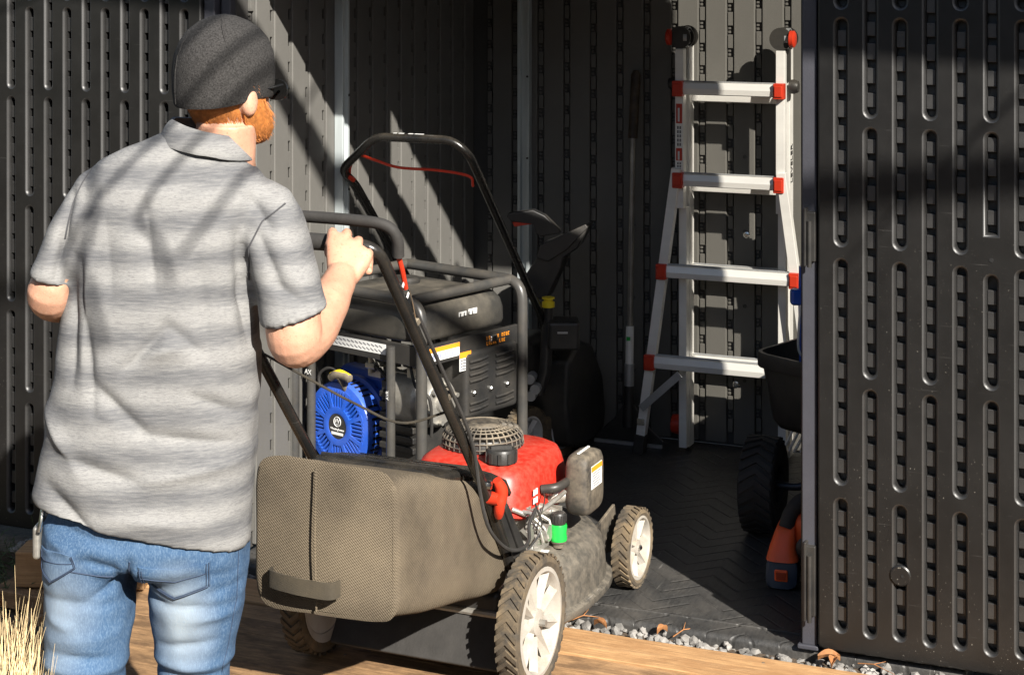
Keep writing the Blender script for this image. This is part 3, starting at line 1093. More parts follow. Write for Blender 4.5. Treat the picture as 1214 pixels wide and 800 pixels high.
# engine: crankcase, red shroud, starter screen, fuel cap
en = MB()
en.lathe([(0, .2), (.12, .2), (.12, .24), (.095, .25), (.095, .31), (0, .31)], (0, .36, 0), (0, 0, 1), 28)
for k in range(6):
    en.box((.10, .30, .235 + .014 * k), (.12, .11, .006))
en.box((.13, .27, .27), (.05, .06, .09))
eng = en.build('engine_block', m_metal, mow, smooth=40, bevel=.0015)
sh = MB()
rings = []
for z, sx, sy, off, e in ((.298, .150, .178, 0, 4), (.308, .163, .188, 0, 4), (.34, .158, .182, 0, 4), (.378, .150, .172, 0, 3.8), (.396, .143, .164, 0, 3.6), (.405, .128, .148, 0, 3.4), (.407, .07, .08, 0, 2.6)):
    rings.append([p + Vector((0, 0, -.030 * max(0, (p.x) / .15) * (1 if z < .31 else 0) + .018 * max(0, -(p.y - .36) / .18) * (1 if z < .31 else 0))) for p in sring((.0, .37, z), (1, 0, 0), (0, 1, 0), sx, sy, 48, e)])
sh.loft(rings)
shroud = sh.build('engine_shroud', m_red_m, mow, smooth=60)
sc = MB()
cs = Vector((-.03, .39, .405))
sc.lathe([(.0, .0), (.098, 0), (.100, .012), (.093, .03), (.090, .03), (.09, .018), (0, .018)], cs, (0, 0, 1), 36)
sc.build('screen_base', m_blk, shroud)
sg = MB()
for k in range(36):                                  # domed finger guard
    a = 2 * math.pi * k / 36
    c_, s_ = math.cos(a), math.sin(a)
    sg.tube([cs + Vector((c_ * .101, s_ * .101, .005)), cs + Vector((c_ * .098, s_ * .098, .03)), cs + Vector((c_ * .085, s_ * .085, .044)), cs + Vector((c_ * .045, s_ * .045, .052))], .0021, 5)
for rr, zz, t_ in ((.1005, .012, .0022), (.099, .026, .0022), (.091, .039, .003), (.078, .047, .0022), (.062, .050, .0022), (.045, .0525, .0035)):
    sg.tube([cs + Vector((rr * math.cos(2 * math.pi * k / 36), rr * math.sin(2 * math.pi * k / 36), zz)) for k in range(36)], t_, 5, closed=True)
sg.lathe([(0, .05), (.046, .05), (.04, .056), (0, .057)], cs, (0, 0, 1), 24)
sg.build('finger_guard', m_dusty, shroud, smooth=60)
fc = Vector((.075, .265, .385))
cp = MB().lathe([(0, 0), (.030, 0), (.030, .022), (.036, .024), (.036, .05), (.033, .055), (0, .056)], fc, (0, 0, 1), 30)
for k in range(10):
    a = 2 * math.pi * k / 10
    cp.box(fc + Vector((math.cos(a) * .036, math.sin(a) * .036, .037)), (.006, .008, .024), Matrix.Rotation(a, 3, 'Z'))
cp.box(fc + Vector((0, 0, .058)), (.05, .010, .008), Matrix.Rotation(.6, 3, 'Z'))
cp.build('fuel_cap', m_blk, mow, smooth=35)
em = MB()
for dx, dz in ((-.007, .010), (.007, .010), (-.007, -.010), (.007, -.010)):
    em.box((.1615, .27 + dx, .335 + dz), (.0015, .009, .014), Matrix.Rotation(R(-8), 3, 'X'))
em.build('emblem', m_whp, mow)
# air filter box with its warning label
ab = MB()
rings = []
for x, s in ((.195, .86), (.199, .94), (.212, 1.0), (.235, 1.0), (.248, .96), (.253, .86)):
    rings.append(sring((x, .43, .335), (0, 1, 0), (0, 0, 1), .062 * s, .074 * s, 40, 5))
ab.loft(rings)
abo = ab.build('air_filter_box', m_dusty, mow, smooth=60)
lb = MB().box((.2535, .435, .352), (.0012, .07, .055)).build('label', m_whp, abo)
MB().box((.2545, .435, .372), (.0012, .070, .012)).build('label_heading', m_orp, abo)
tx = MB()
for k in range(6):
    tx.box((.2543, .432, .361 - .006 * k), (.0008, .052 - .006 * (k % 3), .0014))
tx.build('label_text', m_blk, abo)
kn = MB()
for k in range(7):
    kn.box((.222, .395 + .011 * k, .4105), (.006, .005, .003))
kn.build('raised_marks', m_whp, abo)
# carburettor, pipes, levers
cb = MB()
cb.tube([(.145, .36, .305), (.205, .40, .31)], .018, 12)
cb.tube([(.15, .30, .30), (.19, .34, .275)], .013, 10)
cb.box((.17, .345, .265), (.04, .05, .045))
cb.cyl((.165, .29, .245), (.19, .29, .245), .020, seg=16)
cb.cyl((.10, .22, .20), (.10, .22, .29), .018, seg=14)
cb.tube(catmull([(.13, .20, .32), (.165, .235, .30), (.185, .28, .31), (.20, .36, .325)], 5), .006, 8)
cb.tube(catmull([(.14, .16, .26), (.175, .22, .235), (.165, .30, .22)], 5), .008, 8)
for y, z in ((.24, .27), (.255, .245), (.20, .235), (.335, .325), (.31, .29), (.22, .31)):
    cb.cyl((.15, y, z), (.185, y, z), .0065, seg=6)
cb.box((.17, .225, .30), (.006, .055, .018))
cb.box((.178, .20, .265), (.004, .03, .05), Matrix.Rotation(.5, 3, 'X'))
for k in range(5):
    cb.tube([(.155, .24 + .03 * k, .285), (.182, .245 + .03 * k, .27 - .01 * (k % 2)), (.19, .25 + .03 * k, .235)], .0045, 6)
cb.box((.165, .26, .225), (.03, .10, .03))
cb.cyl((.13, .17, .23), (.19, .17, .23), .014, seg=12)
cb.build('carburettor', m_metal, mow, smooth=35, bevel=.001)
MB().tube(catmull([(.16, .31, .34), (.195, .325, .345), (.20, .39, .345)], 4), .011, 10).build('intake_hose', m_blk, mow)
wl = MB()
wl.tube(catmull([(.19, .20, .34), (.20, .215, .28), (.185, .16, .24), (.17, .12, .21)], 6), .0022, 6)
wl.tube(catmull([(.15, .33, .33), (.185, .27, .33), (.19, .21, .28)], 6), .0016, 6)
wl.build('control_wires', m_blk, mow)
# wash-out hose connector on the deck
hc = MB().lathe([(0, 0), (.014, 0), (.014, .01), (.019, .012), (.019, .016), (.0, .016)], (.2, .32, .205), (0, 0, 1), 20).build('port', m_dusty, mow)
MB().lathe([(0, .016), (.020, .016), (.021, .022), (.019, .034), (.021, .050), (.0195, .055), (0, .055)], (.2, .32, .205), (0, 0, 1), 22).build('hose_connector', m_green, mow, smooth=50)
ck = MB().lathe([(0, .055), (.017, .055), (.0185, .060), (.0185, .078), (.016, .082), (0, .082)], (.2, .32, .205), (0, 0, 1), 24)
for k in range(16):
    a = 2 * math.pi * k / 16
    ck.box(Vector((.2 + .0185 * math.cos(a), .32 + .0185 * math.sin(a), .274)), (.003, .003, .016), Matrix.Rotation(a, 3, 'Z'))
ck.build('hose_collar', m_blk, mow, smooth=35)
st = MB()
st.add([(.145, .20, .2115), (.20, .215, .2055), (.195, .275, .2085), (.155, .255, .2135), (.145, .20, .2127), (.20, .215, .2067), (.195, .275, .2097), (.155, .255, .2147)], [(0, 1, 2, 3), (4, 5, 6, 7), (0, 1, 5, 4), (1, 2, 6, 5), (2, 3, 7, 6), (3, 0, 4, 7)])
st.build('paper_label', m_whp, mow)
# grass bag
bg_ = MB()
rings = []
NB = 64
for k, y in enumerate([-.452, -.449, -.440, -.41, -.33, -.25, -.17, -.08, .0, .03]):
    t = (y + .452) / .482
    hw_ = .168 + .03 * t
    cz = .430 - .1125 * t
    hz = .150 - .0175 * t + (.012 if t < .02 else 0)
    sc_ = (.93, .975, .993, 1, 1, 1, 1, 1, 1, .97)[k]
    ring = []
    for p in sring((0, y, cz), (1, 0, 0), (0, 0, 1), hw_ * sc_, hz * sc_, NB, 8):
        p = p.copy()
        sag = 1 - ((p.z - cz) / hz) ** 2
        p.x += math.copysign(.010 * sag * math.sin(math.pi * min(1, t * 1.05)), p.x) * (1 if p.x > 0 else .6)
        p.x += .007 * noise.noise(Vector((3, y * 11, p.z * 10))) * sag
        p.z += .009 * noise.noise(Vector((p.x * 9, y * 9, p.z * 9))) + (.012 * (p.x + .17) * -1 if p.z > cz else 0)
        p.y += -.012 * (1 - (p.x / .19) ** 2) * sag if t < .03 else 0
        p.y += .007 * noise.noise(Vector((p.x * 12, 3, p.z * 12)))
        ring.append(p)
    rings.append(ring)
bg_.loft(rings)
bag = bg_.build('grass_bag', m_bag, mow, smooth=70)
seam = MB()
seam.tube(catmull([(-.012, -.468, .575), (-.012, -.472, .43), (-.012, -.466, .285)], 8), .0022, 6)
seam.build('piping', m_bag, bag)
hs = MB()
hp = catmull([(-.115, -.466, .345), (-.105, -.487, .345), (-.04, -.498, .343), (.03, -.494, .341), (.045, -.470, .341)], 6)
rings = []
for i, p in enumerate(hp):
    q = hp[min(i + 1, len(hp) - 1)] - hp[max(i - 1, 0)]
    nrm = Vector((-q.y, q.x, 0)).normalized() * .0022
    rings.append([p + nrm + Vector((0, 0, .017)), p - nrm + Vector((0, 0, .017)), p - nrm - Vector((0, 0, .017)), p + nrm - Vector((0, 0, .017))])
hs.loft(rings)
hs.build('carry_strap', m_strap, bag, smooth=30)
# plastic lid of the bag and the chute frame
ld = MB()
rings = []
for y, w_, z in ((-.26, .12, .508), (-.245, .15, .524), (-.20, .168, .520), (-.10, .182, .497), (-.02, .19, .470), (.03, .195, .445), (.05, .195, .42)):
    rings.append(sring((0, y, z - .012), (1, 0, 0), (0, 0, 1), w_, .016, 24, 4))
ld.loft(rings)
lid = ld.build('bag_lid', m_blk_g, mow, smooth=40)
for k in range(3):
    MB().tube(catmull([(-.15 + .01 * k, -.20 + .07 * k, .521 - .018 * k), (0, -.22 + .07 * k, .527 - .018 * k), (.16, -.19 + .07 * k, .519 - .018 * k)], 6), .005, 6).build('lid_rib', m_blk_g, lid)
for s in (-1, 1):
    sd = MB()
    sd.prism([(-.10, .462), (-.085, .475), (-.02, .40), (.055, .33), (.10, .26), (.09, .22), (.03, .22), (-.03, .34)], (s * .205 - .005, 0, 0), (0, 1, 0), (0, 0, 1), (1, 0, 0), .010)
    sd.prism([(-.035, .40), (-.015, .405), (.09, .27), (.07, .25)], (s * .205 - .011, 0, 0), (0, 1, 0), (0, 0, 1), (1, 0, 0), .022)
    sd.build('handle_bracket', m_blk, mow, bevel=.003)
# handle, bail, knob, cable, rope
hd = MB()
path = fillet([(.205, .03, .24), (.205, -.10, .44), (.205, -.616, 1.062), (-.205, -.616, 1.062), (-.205, -.10, .44), (-.205, .03, .24)], .045, 6)
hd.tube(path, .0125, 12)
hd.build('handle', m_blk_g, mow, smooth=60)
MB().tube(fillet([(.150, -.616, 1.062), (-.150, -.616, 1.062)], .01), .0165, 14).build('grip', m_rub, mow)
bl = MB()
bp = catmull([(.220, -.555, 1.035), (.222, -.565, 1.07), (.205, -.575, 1.094), (.15, -.582, 1.102), (0, -.586, 1.104), (-.15, -.582, 1.102), (-.205, -.575, 1.094), (-.222, -.565, 1.07)], 6)
bl.tube(bp, .0145, 12, flat=.8)
bl.build('bail_bar', m_rub, mow)
MB().tube([(.220, -.556, 1.038), (.221, -.540, 1.005), (.216, -.515, .965)], .0052, 8).build('bail_rod', m_red, mow)
MB().tube(catmull([(.216, -.52, .985), (.219, -.50, .95), (.214, -.47, .90)], 5), .0018, 6).build('bail_cable', m_chrome, mow)
kb = MB()
kb.tube(catmull([(.228, -.105, .482), (.234, -.092, .455), (.230, -.095, .425), (.222, -.082, .395)], 5), [.010, .011, .012, .013, .014, .014, .014, .013, .013, .013, .012, .012, .012, .011, .010, .008], 10)
kb.cyl((.205, -.10, .44), (.232, -.10, .44), .014, seg=14)
kb.build('folding_lever', m_red, mow)
MB().lathe([(0, 0), (.009, 0), (.009, .01), (0, .012)], (.214, -.125, .475), (1, 0, 0), 8).build('handle_bolt', m_chrome, mow)
cbl = MB()
cbl.tube(catmull([(.215, -.50, .95), (.222, -.34, .745), (.228, -.235, .60), (.232, -.20, .48), (.238, -.17, .40), (.238, -.09, .335), (.234, .0, .30), (.22, .09, .29), (.20, .14, .31), (.195, .19, .33)], 6), .0042, 7)
cbl.build('control_cable', m_rub, mow)
for t in (.42, .70):
    p = Vector((.205, -.10 - .516 * t, .44 + .645 * t))
    d_ = Vector((0, -.516, .645)).normalized()
    MB().cyl(p - d_ * .006, p + d_ * .006, .0145, seg=12).build('cable_tie', m_dusty, mow)
rp = MB().tube(catmull([(-.205, -.37, .775), (-.10, -.345, .722), (.0, -.325, .675), (.1, -.305, .640), (.205, -.285, .672)], 8), .0028, 7)
rp.build('starter_rope', m_strap, mow)
dc = MB()
for k in range(2):
    dc.box(Vector((.2185, -.53 - .0 * k, .975)) + Vector((0, .012, -.015)) * k * 1.6, (.0012, .006, .012), Matrix.Rotation(R(-38), 3, 'X'))
dc.build('handle_decal', m_whp, mow)

# ------------------------------------------------------------------ generator
GM = frame((-.241, 4.72, 0.0), R(-40))
gen = thing('portable_generator', 'black framed portable generator with blue pull-start cover', 'generator', GM)
GW, GD, GH = .495, .42, .690
for y in (0, GD):
    fr = MB()
    fr.tube(fillet([(-GW, y, .06), (-GW, y, GH), (0, y, GH), (0, y, .06)], .06, 6), .0155, 12)
    fr.build('frame_hoop', m_frame, gen, smooth=60)
for x in (-GW + .045, -.045):
    MB().tube([(x, 0.0, GH), (x, GD, GH)], .0145, 12).build('top_rail', m_frame, gen)
for x in (-GW, 0):
    MB().tube([(x, 0, .075), (x, GD, .075)], .0145, 12).build('base_rail', m_frame, gen)
for y in (0, GD):
    MB().tube([(-GW, y, .075), (0, y, .075)], .0145, 12).build('base_rail', m_frame, gen)
MB().tube([(-.11, -.004, .09), (-.11, -.004, .56)], .0125, 12).build('front_stay', m_frame, gen)
MB().tube([(-.455, .03, .09), (-.455, .03, .56)], .0125, 12).build('front_stay', m_frame, gen)
MB().box((-GW / 2, GD / 2, .085), (GW - .06, GD - .04, .012)).build('base_plate', m_blk, gen)
# tank
tk = MB()
rings = []
for z, s in ((.570, .93), (.575, .985), (.585, 1), (.620, .995), (.645, .965), (.662, .90), (.671, .80), (.674, .6)):
    rings.append(sring((-GW / 2, GD / 2, z), (1, 0, 0), (0, 1, 0), (GW / 2 - .025) * s, (GD / 2 - .012) * s, 56, 7))
tk.loft(rings)
tank = tk.build('fuel_tank', m_tank, gen, smooth=60)
MB().lathe([(0, 0), (.038, 0), (.040, .012), (.034, .02), (0, .022)], (-.30, .26, .670), (0, 0, 1), 24).build('tank_cap', m_blk, tank)
lt = MB()
for j, (w_, z, h) in enumerate(((.034, .624, .020), (.034, .610, .004), (.040, .626, .022), (.03, .610, .004))):
    x0 = .195 + (0 if j < 2 else .042)
    lt.box((-.0275, x0 + .0, z), (.002, w_ * .9, h), Matrix.Rotation(R(3), 3, 'Y'))
lto = lt.build('tank_print', m_whp, tank)
tf = MB()
for j in range(4):
    tf.box((-.0263, .186 + .0155 * j + (.004 if j > 1 else 0), .624), (.001, .004, .013))
tf.build('tank_print_gaps', m_blk, tank)
# rails under the tank
MB().box((-GW / 2, .012, .541), (GW - .02, .012, .055)).build('front_panel', m_blk, gen, bevel=.002)
sp_ = MB().box((-.012, GD / 2, .541), (.012, GD - .02, .055)).build('side_panel', m_blk, gen, bevel=.002)
MB().box((-.005, .092, .542), (.0012, .130, .036)).build('warning_label', m_whp, sp_)
MB().box((-.0042, .092, .554), (.0012, .130, .012)).build('label_heading', m_orp, sp_)
tx = MB()
for k in range(10):
    tx.box((-.0042, .042 + .0095 * k, .536), (.0008, .006, .012))
tx.box((-.0042, .150, .540), (.0008, .006, .012))
tx.build('label_text', M('label_grey', (.30, .32, .42), .5), sp_)
tx = MB()
for row, (z, n, w_) in enumerate(((.551, 11, .0072), (.536, 9, .0072))):
    for k in range(n):
        if (row, k) in ((0, 6), (1, 5)):
            continue
        y = .272 + k * .0092
        tx.box((-.005, y, z), (.0012, w_ * .25, .010))
        tx.box((-.005, y + .0022, z + (.004 if k % 3 else -.004)), (.0012, .0042, .0022))
        if k % 2:
            tx.box((-.005, y + .004, z), (.0012, .0016, .010))
        else:
            tx.box((-.005, y + .002, z - .0035), (.0012, .004, .002))
tx.build('orange_lettering', m_orp, sp_)
fl = MB().box((-.245, .0052, .545), (.215, .0012, .028)).build('front_label', m_whp, gen)
MB().box((-.366, .0052, .547), (.025, .0012, .03)).build('front_label_square', m_yel, gen)
tx = MB()
for k in range(13):
    tx.box((-.342 + .0155 * k, .0044, .551), (.012, .0008, .0022), Matrix.Rotation(R(24), 3, 'Y'))
    tx.box((-.344 + .0155 * k, .0044, .539), (.013, .0008, .0020), Matrix.Rotation(R(28), 3, 'Y'))
tx.build('label_text', M('label_ink', (.10, .10, .11), .5), fl)
# blue recoil starter cover
rc = Vector((-.362, .046, .292))
RB = .124
cv = MB()
cv.lathe([(RB * .78, -.004), (RB * .97, .0), (RB, .006), (RB * 1.0, .055), (RB * 1.07, .060), (RB * 1.07, .075), (RB * .8, .075), (RB * .8, .02)], rc, (0, 1, 0), 56, closed=True)
cov = cv.build('starter_cover', m_blue, gen, smooth=40)
MB().lathe([(0, .012), (RB * .80, .012), (RB * .80, .016), (0, .016)], rc, (0, 1, 0), 40).build('dark_grille_back', m_hole, cov)
MB().lathe([(RB * .29, -.0055), (RB * .36, -.0075), (RB * .44, -.006), (RB * .45, .012), (RB * .29, .012)], rc, (0, 1, 0), 40, closed=True).build('hub_ring', m_blue, cov, smooth=40)
def gpt(rad, a, y):
    return rc + Vector((math.cos(a) * rad, y, math.sin(a) * rad))
for k in range(8):                                    # radial spokes
    a = 2 * math.pi * (k + .5) / 8
    b_ = MB()
    d_ = Vector((-math.sin(a), 0, math.cos(a)))
    w0 = .0055
    vs = []
    for rad, y0 in ((RB * .42, -.0065), (RB * .84, -.004)):
        for s in (-1, 1):
            vs += [gpt(rad, a, y0) + d_ * w0 * s, gpt(rad, a, .012) + d_ * w0 * s]
    b_.add(vs, [(0, 2, 6, 4), (1, 3, 7, 5), (0, 1, 5, 4), (2, 3, 7, 6), (0, 1, 3, 2), (4, 5, 7, 6)])
    b_.build('spoke', m_blue, cov)
slat = None
for k in range(8):                                    # parallel slats in each sector
    am = 2 * math.pi * k / 8
    d1 = Vector((math.cos(am), 0, math.sin(am)))
    d2 = Vector((-math.sin(am), 0, math.cos(am)))
    for j in range(-3, 4):
        t0 = j * .0105
        half = math.tan(math.pi / 8)
        r0 = max(RB * .43, (abs(t0) + .006) / half if abs(t0) > 0 else 0)
        r0 = max(math.sqrt(max((RB * .43) ** 2 - t0 ** 2, 0)), (abs(t0) + .005) / half)
        r1 = math.sqrt((RB * .83) ** 2 - t0 ** 2)
        if r1 - r0 < .006:
            continue
        p0, p1 = rc + d1 * r0 + d2 * t0, rc + d1 * r1 + d2 * t0
        b_ = MB()
        w0 = .0026
        vs = [p + d2 * s + Vector((0, y, 0)) for p in (p0, p1) for s in (-w0, w0) for y in (-.004, .010)]
        b_.add(vs, [(0, 2, 6, 4), (1, 3, 7, 5), (0, 1, 5, 4), (2, 3, 7, 6), (0, 1, 3, 2), (4, 5, 7, 6)])
        b_.build('slat', m_blue, cov)
for k in range(44):                                   # vent slots round the rim
    a = 2 * math.pi * k / 44
    if 1.5 < a < 2.2 or k % 11 == 5:
        continue
    e = Matrix.Rotation(-a, 3, 'Y')
    MB().box(rc + Vector((math.cos(a) * RB, .031, math.sin(a) * RB)), (.0024, .036, .0065), e).build('vent', m_hole, cov)
MB().lathe([(0, -.004), (RB * .34, -.004), (RB * .34, .008), (0, .008)], rc, (0, 1, 0), 36).build('badge', m_blk, cov)
bf = rc + Vector((0, -.0048, 0))
MB().tube([bf + Vector((.0135 * math.cos(2 * math.pi * k / 28), 0, .013 + .0135 * math.sin(2 * math.pi * k / 28))) for k in range(28)], .0011, 5, closed=True).build('badge_ring', m_whp, cov)
text('badge_letter', 'W', .021, m_whp, basis(bf + Vector((0, -.0006, .0145)), (1, 0, 0), (0, -1, 0)), cov)
MB().box(bf + Vector((0, 0, .0055)), (.010, .0006, .0016)).build('badge_bar', m_whp, cov)
text('badge_wordmark', 'Westinghouse', .0092, m_whp, basis(bf + Vector((0, -.0004, -.0085)), (1, 0, 0), (0, -1, 0)), cov)
MB().box(bf + Vector((0, 0, -.0205)), (.046, .0006, .0075)).build('badge_strip', m_whp, cov)
# blue engine casing behind the cover, pull handle
MB().box((-.325, .165, .315), (.27, .075, .25)).build('fan_housing', m_blue, gen, bevel=.03, bseg=4)
hp = Vector((-.340, .045, .432))
ph = MB()
ph.tube(catmull([hp + Vector((-.042, -.012, -.006)), hp + Vector((-.02, -.014, .006)), hp + Vector((.0, -.014, .009)), hp + Vector((.022, -.014, .008)), hp + Vector((.042, -.012, .002))], 4), [.006] + [.0125] * 15 + [.006], 10)
ph.tube([hp + Vector((0, -.012, .006)), hp + Vector((.002, .0, -.02)), hp + Vector((.004, .01, -.045))], [.014, .010, .008], 10)
pho = ph.build('pull_handle', m_dusty, gen)
MB().tube(catmull([hp + Vector((-.038, -.013, .006)), hp + Vector((0, -.015, .020)), hp + Vector((.038, -.013, .012))], 5), .0055, 8).build('pull_handle_strip', m_yel, pho)
# engine side block with fins, carburettor bits, hoses
bk = MB()
bk.box((-.15, .13, .33), (.135, .12, .22))
for k in range(6):
    bk.box((-.15, .065, .265 + .028 * k), (.130, .014, .017))
bk.build('engine_block', m_blk, gen, bevel=.003)
text('block_letters', 'EZ', .016, m_whp, basis((-.125, .0568, .405), (1, 0, 0), (0, -1, 0)), gen)
mt = MB()
mt.box((-.255, .10, .455), (.05, .04, .03))
mt.cyl((-.255, .07, .50), (-.255, .07, .455), .010, seg=10)
mt.cyl((-.255, .07, .515), (-.255, .07, .50), .014, seg=6)
mt.cyl((-.27, .07, .475), (-.235, .07, .475), .012, seg=10)
mt.box((-.14, .10, .462), (.12, .05, .018))
mt.box((-.10, .075, .475), (.03, .02, .03))
mt.cyl((-.19, .08, .455), (-.15, .08, .455), .010, seg=10)
mt.tube([(-.17, .05, .505), (-.11, .05, .505), (-.09, .07, .49)], .003, 6)
mt.build('fuel_valve', m_metal, gen, smooth=35, bevel=.001)
hz = MB()
hz.tube(catmull([(-.235, .065, .475), (-.205, .055, .470), (-.185, .07, .44), (-.185, .10, .42)], 6), .0045, 8)
hz.tube(catmull([(-.44, .06, .36), (-.445, .05, .42), (-.40, .05, .45), (-.355, .06, .435)], 6), .0045, 8)
hz.tube(catmull([(-.06, .02, .51), (-.03, .01, .46), (.0, .03, .43), (-.01, .05, .36), (-.02, .06, .32)], 6), .0045, 8)
hz.build('fuel_hose', m_rub, gen)
# alternator end and muffler box on the right side
al = MB()
al.lathe([(0, 0), (.058, 0), (.066, .012), (.066, .04), (.075, .05), (.075, .14), (0, .14)], (-.022, .105, .40), (-1, 0, 0), 32)
for k in range(6):
    a = k * math.pi / 3 + .3
    al.cyl((-.024, .105 + .052 * math.cos(a), .40 + .052 * math.sin(a)), (-.008, .105 + .052 * math.cos(a), .40 + .052 * math.sin(a)), .0065, seg=8)
al.lathe([(0, 0), (.025, 0), (.022, .008), (0, .01)], (-.022, .105, .40), (1, 0, 0), 20)
al.build('alternator_end', m_metal, gen, smooth=35)
mf = MB().box((-.075, .285, .435), (.16, .225, .185)).build('muffler_box', m_blk, gen, bevel=.014, bseg=3)
for k in range(4):
    for yy in (.225, .335):
        MB().tube([(.006, yy - .038, .500 - .018 * k), (.010, yy, .502 - .018 * k), (.006, yy + .038, .504 - .018 * k)], .0045, 6).build('louvre', m_blk, mf)
for k in range(2):
    for yy in (.225, .335):
        MB().tube([(.006, yy - .038, .385 - .018 * k), (.010, yy, .387 - .018 * k), (.006, yy + .038, .389 - .018 * k)], .0045, 6).build('louvre', m_blk, mf)
for yy in (.205, .275, .345):
    MB().lathe([(0, 0), (.0075, 0), (.0075, .005), (.004, .008), (0, .008)], (.006, yy, .413), (1, 0, 0), 6).build('muffler_bolt', m_chrome, mf)
MB().box((.0, .175, .505), (.0014, .046, .05)).build('hanging_label', m_whp, gen)
MB().box((.001, .175, .523), (.0014, .046, .016)).build('hanging_label_heading', m_orp, gen)
tx = MB()
for k in range(4):
    tx.box((.0012, .175, .509 - .008 * k), (.0008, .04, .003))
tx.build('hanging_label_text', M('label_dark', (.12, .12, .13), .5), gen)
vc = MB().box((-.02, .30, .535), (.03, .055, .045)).box((-.014, .30, .547), (.03, .03, .02)).build('valve_cover', m_chrome, gen, bevel=.006)
text('frame_mark', 'AX', .02, m_whp, basis((-.455, .0165, .435), (1, 0, 0), (0, -1, 0)), gen)
text('frame_mark', 'AVR', .013, m_whp, basis((-.11, -.0172, .43), (0, 0, 1), (0, -1, 0)), gen)
MB().box((-GW + .05, GD - .05, .035), (.05, .05, .07)).build('rubber_foot', m_rub, gen, bevel=.006)
MB().box((-.05, GD - .05, .035), (.05, .05, .07)).build('rubber_foot', m_rub, gen, bevel=.006)
MB().box((-GW + .05, .05, .035), (.05, .05, .07)).build('rubber_foot', m_rub, gen, bevel=.006)
MB().box((-.05, .05, .035), (.05, .05, .07)).build('rubber_foot', m_rub, gen, bevel=.006)

# ------------------------------------------------------------------ snow blower
NM = frame((-.025, 5.80, 0.0), R(-22.5))
snow = thing('snow_blower', 'black snow blower with red bail and chute in the back corner', 'snow blower', NM)
hd = MB()
hp_ = fillet([(.20, -.08, .34), (.205, -.20, .50), (.205, -.745, 1.05), (.16, -.765, 1.092), (-.085, -.765, 1.092), (-.215, -.73, .985), (-.205, -.66, .94), (-.205, -.20, .50), (-.20, -.08, .34)], .035, 5)
hd.tube(hp_, .0125, 12)
hd.build('handle', m_blk_g, snow, smooth=60)
MB().tube(catmull([(.196, -.70, .955), (.190, -.715, .985), (.10, -.735, 1.0), (-.02, -.740, 1.003), (-.10, -.735, 1.02), (-.165, -.72, 1.03), (-.20, -.70, .99), (-.205, -.69, .955)], 6), .0042, 8).build('bail_bar', m_red, snow)
MB().tube([(-.207, -.70, .965), (-.183, -.71, .955)], .007, 8).build('bail_pivot', m_red, snow)
dc = MB()
for k, (x, w_) in enumerate(((-.02, .012), (.0, .02), (.03, .018), (.048, .012), (.062, .022))):
    dc.box((x, -.7655, 1.105), (w_ * .7, .010, .0012))
dc.build('handle_decal', m_whp, snow)
hsg = MB()
prof = [(-.06, .05), (-.10, .20), (-.08, .33), (.02, .38), (.14, .34), (.24, .22), (.27, .10), (.25, .03), (.05, .02)]
hsg.prism(prof, (-.26, 0, 0), (0, 1, 0), (0, 0, 1), (1, 0, 0), .52)
hsg.build('auger_housing', m_blk, snow, bevel=.02, bseg=3)
MB().box((.02, -.10, .33), (.30, .20, .16)).build('engine_cover', m_blk, snow, bevel=.03, bseg=3)
W_ = NM
wr = MB()
ax_ = Vector((.77, -.64, 0)).normalized()
wheel('wheel', snow, NM.inverted() @ Vector((.150, 5.72, .097)), NM.inverted().to_3x3() @ Vector((.80, -.60, 0)), .094, .05, m_rub_mud, m_grey_rim, 40, 6, False, .002, .70)
wheel('wheel', snow, NM.inverted() @ Vector((.042, 5.60, .097)), NM.inverted().to_3x3() @ Vector((.80, -.60, 0)), .094, .05, m_rub_mud, m_grey_rim, 40, 6, False, .002, .70)
# chute: neck, flared deflector, grip with red trigger
ch = MB()
def cp_(px, py, Y=5.70):
    return P(px, py, Y)
def plate(pts, th, Y=5.70, name='chute', mat=m_blk, bev=.006):
    mb = MB()
    lo = [P(a, b, Y) for a, b in pts]
    dirv = Vector((.20, .98, 0)) * th
    mb.loft([lo, [p + dirv for p in lo]])
    return mb.build(name, mat, snow, world=NM, bevel=bev)
plate([(612, 352), (620, 330), (636, 306), (640, 292), (672, 280), (697, 268), (694, 276), (684, 295), (668, 306), (664, 320), (652, 346), (648, 356)], .13)
plate([(636, 306), (640, 291), (694, 266), (697, 270), (672, 296), (650, 310)], .012, 5.685, 'chute_deflector', m_blk, .003)
plate([(600, 257), (602, 253), (632, 249), (646, 256), (662, 272), (664, 277), (640, 281), (634, 274), (632, 266), (606, 263)], .035, 5.67, 'chute_grip', m_blk, .004)
plate([(607, 264), (633, 260), (635, 264), (630, 266), (610, 269)], .022, 5.675, 'chute_trigger', m_red, .002)
yc = P(650, 360, 5.55)
MB().lathe([(0, 0), (.020, 0), (.020, .016), (.014, .018), (.014, .024), (.02, .026), (.02, .03), (0, .03)], yc - Vector((0, 0, .01)), (0, 0, 1), 18).build('fuel_cap', m_yel, snow, world=NM)
MB().cyl(yc - Vector((0, 0, .06)), yc - Vector((0, 0, .008)), .016, seg=14).build('filler_neck', m_blk, snow, world=NM)
MB().tube([P(638, 466, 5.55), P(646, 440, 5.55), P(650, 380, 5.56)], .02, 10).build('filler_tube', m_blk, snow, world=NM)
bd = MB().box(P(668, 395, 5.56), (.10, .10, .09)).build('engine_block', m_blk, snow, world=NM, bevel=.012)
MB().box(P(667, 394.5, 5.505), (.032, .002, .006)).build('engine_badge', m_alu_d, snow, world=NM)
mt = MB()
for px, py in ((628, 450), (634, 462), (629, 470)):
    mt.cyl(P(px, py, 5.5), P(px, py, 5.5) + Vector((.01, .05, 0)), .016, seg=10)
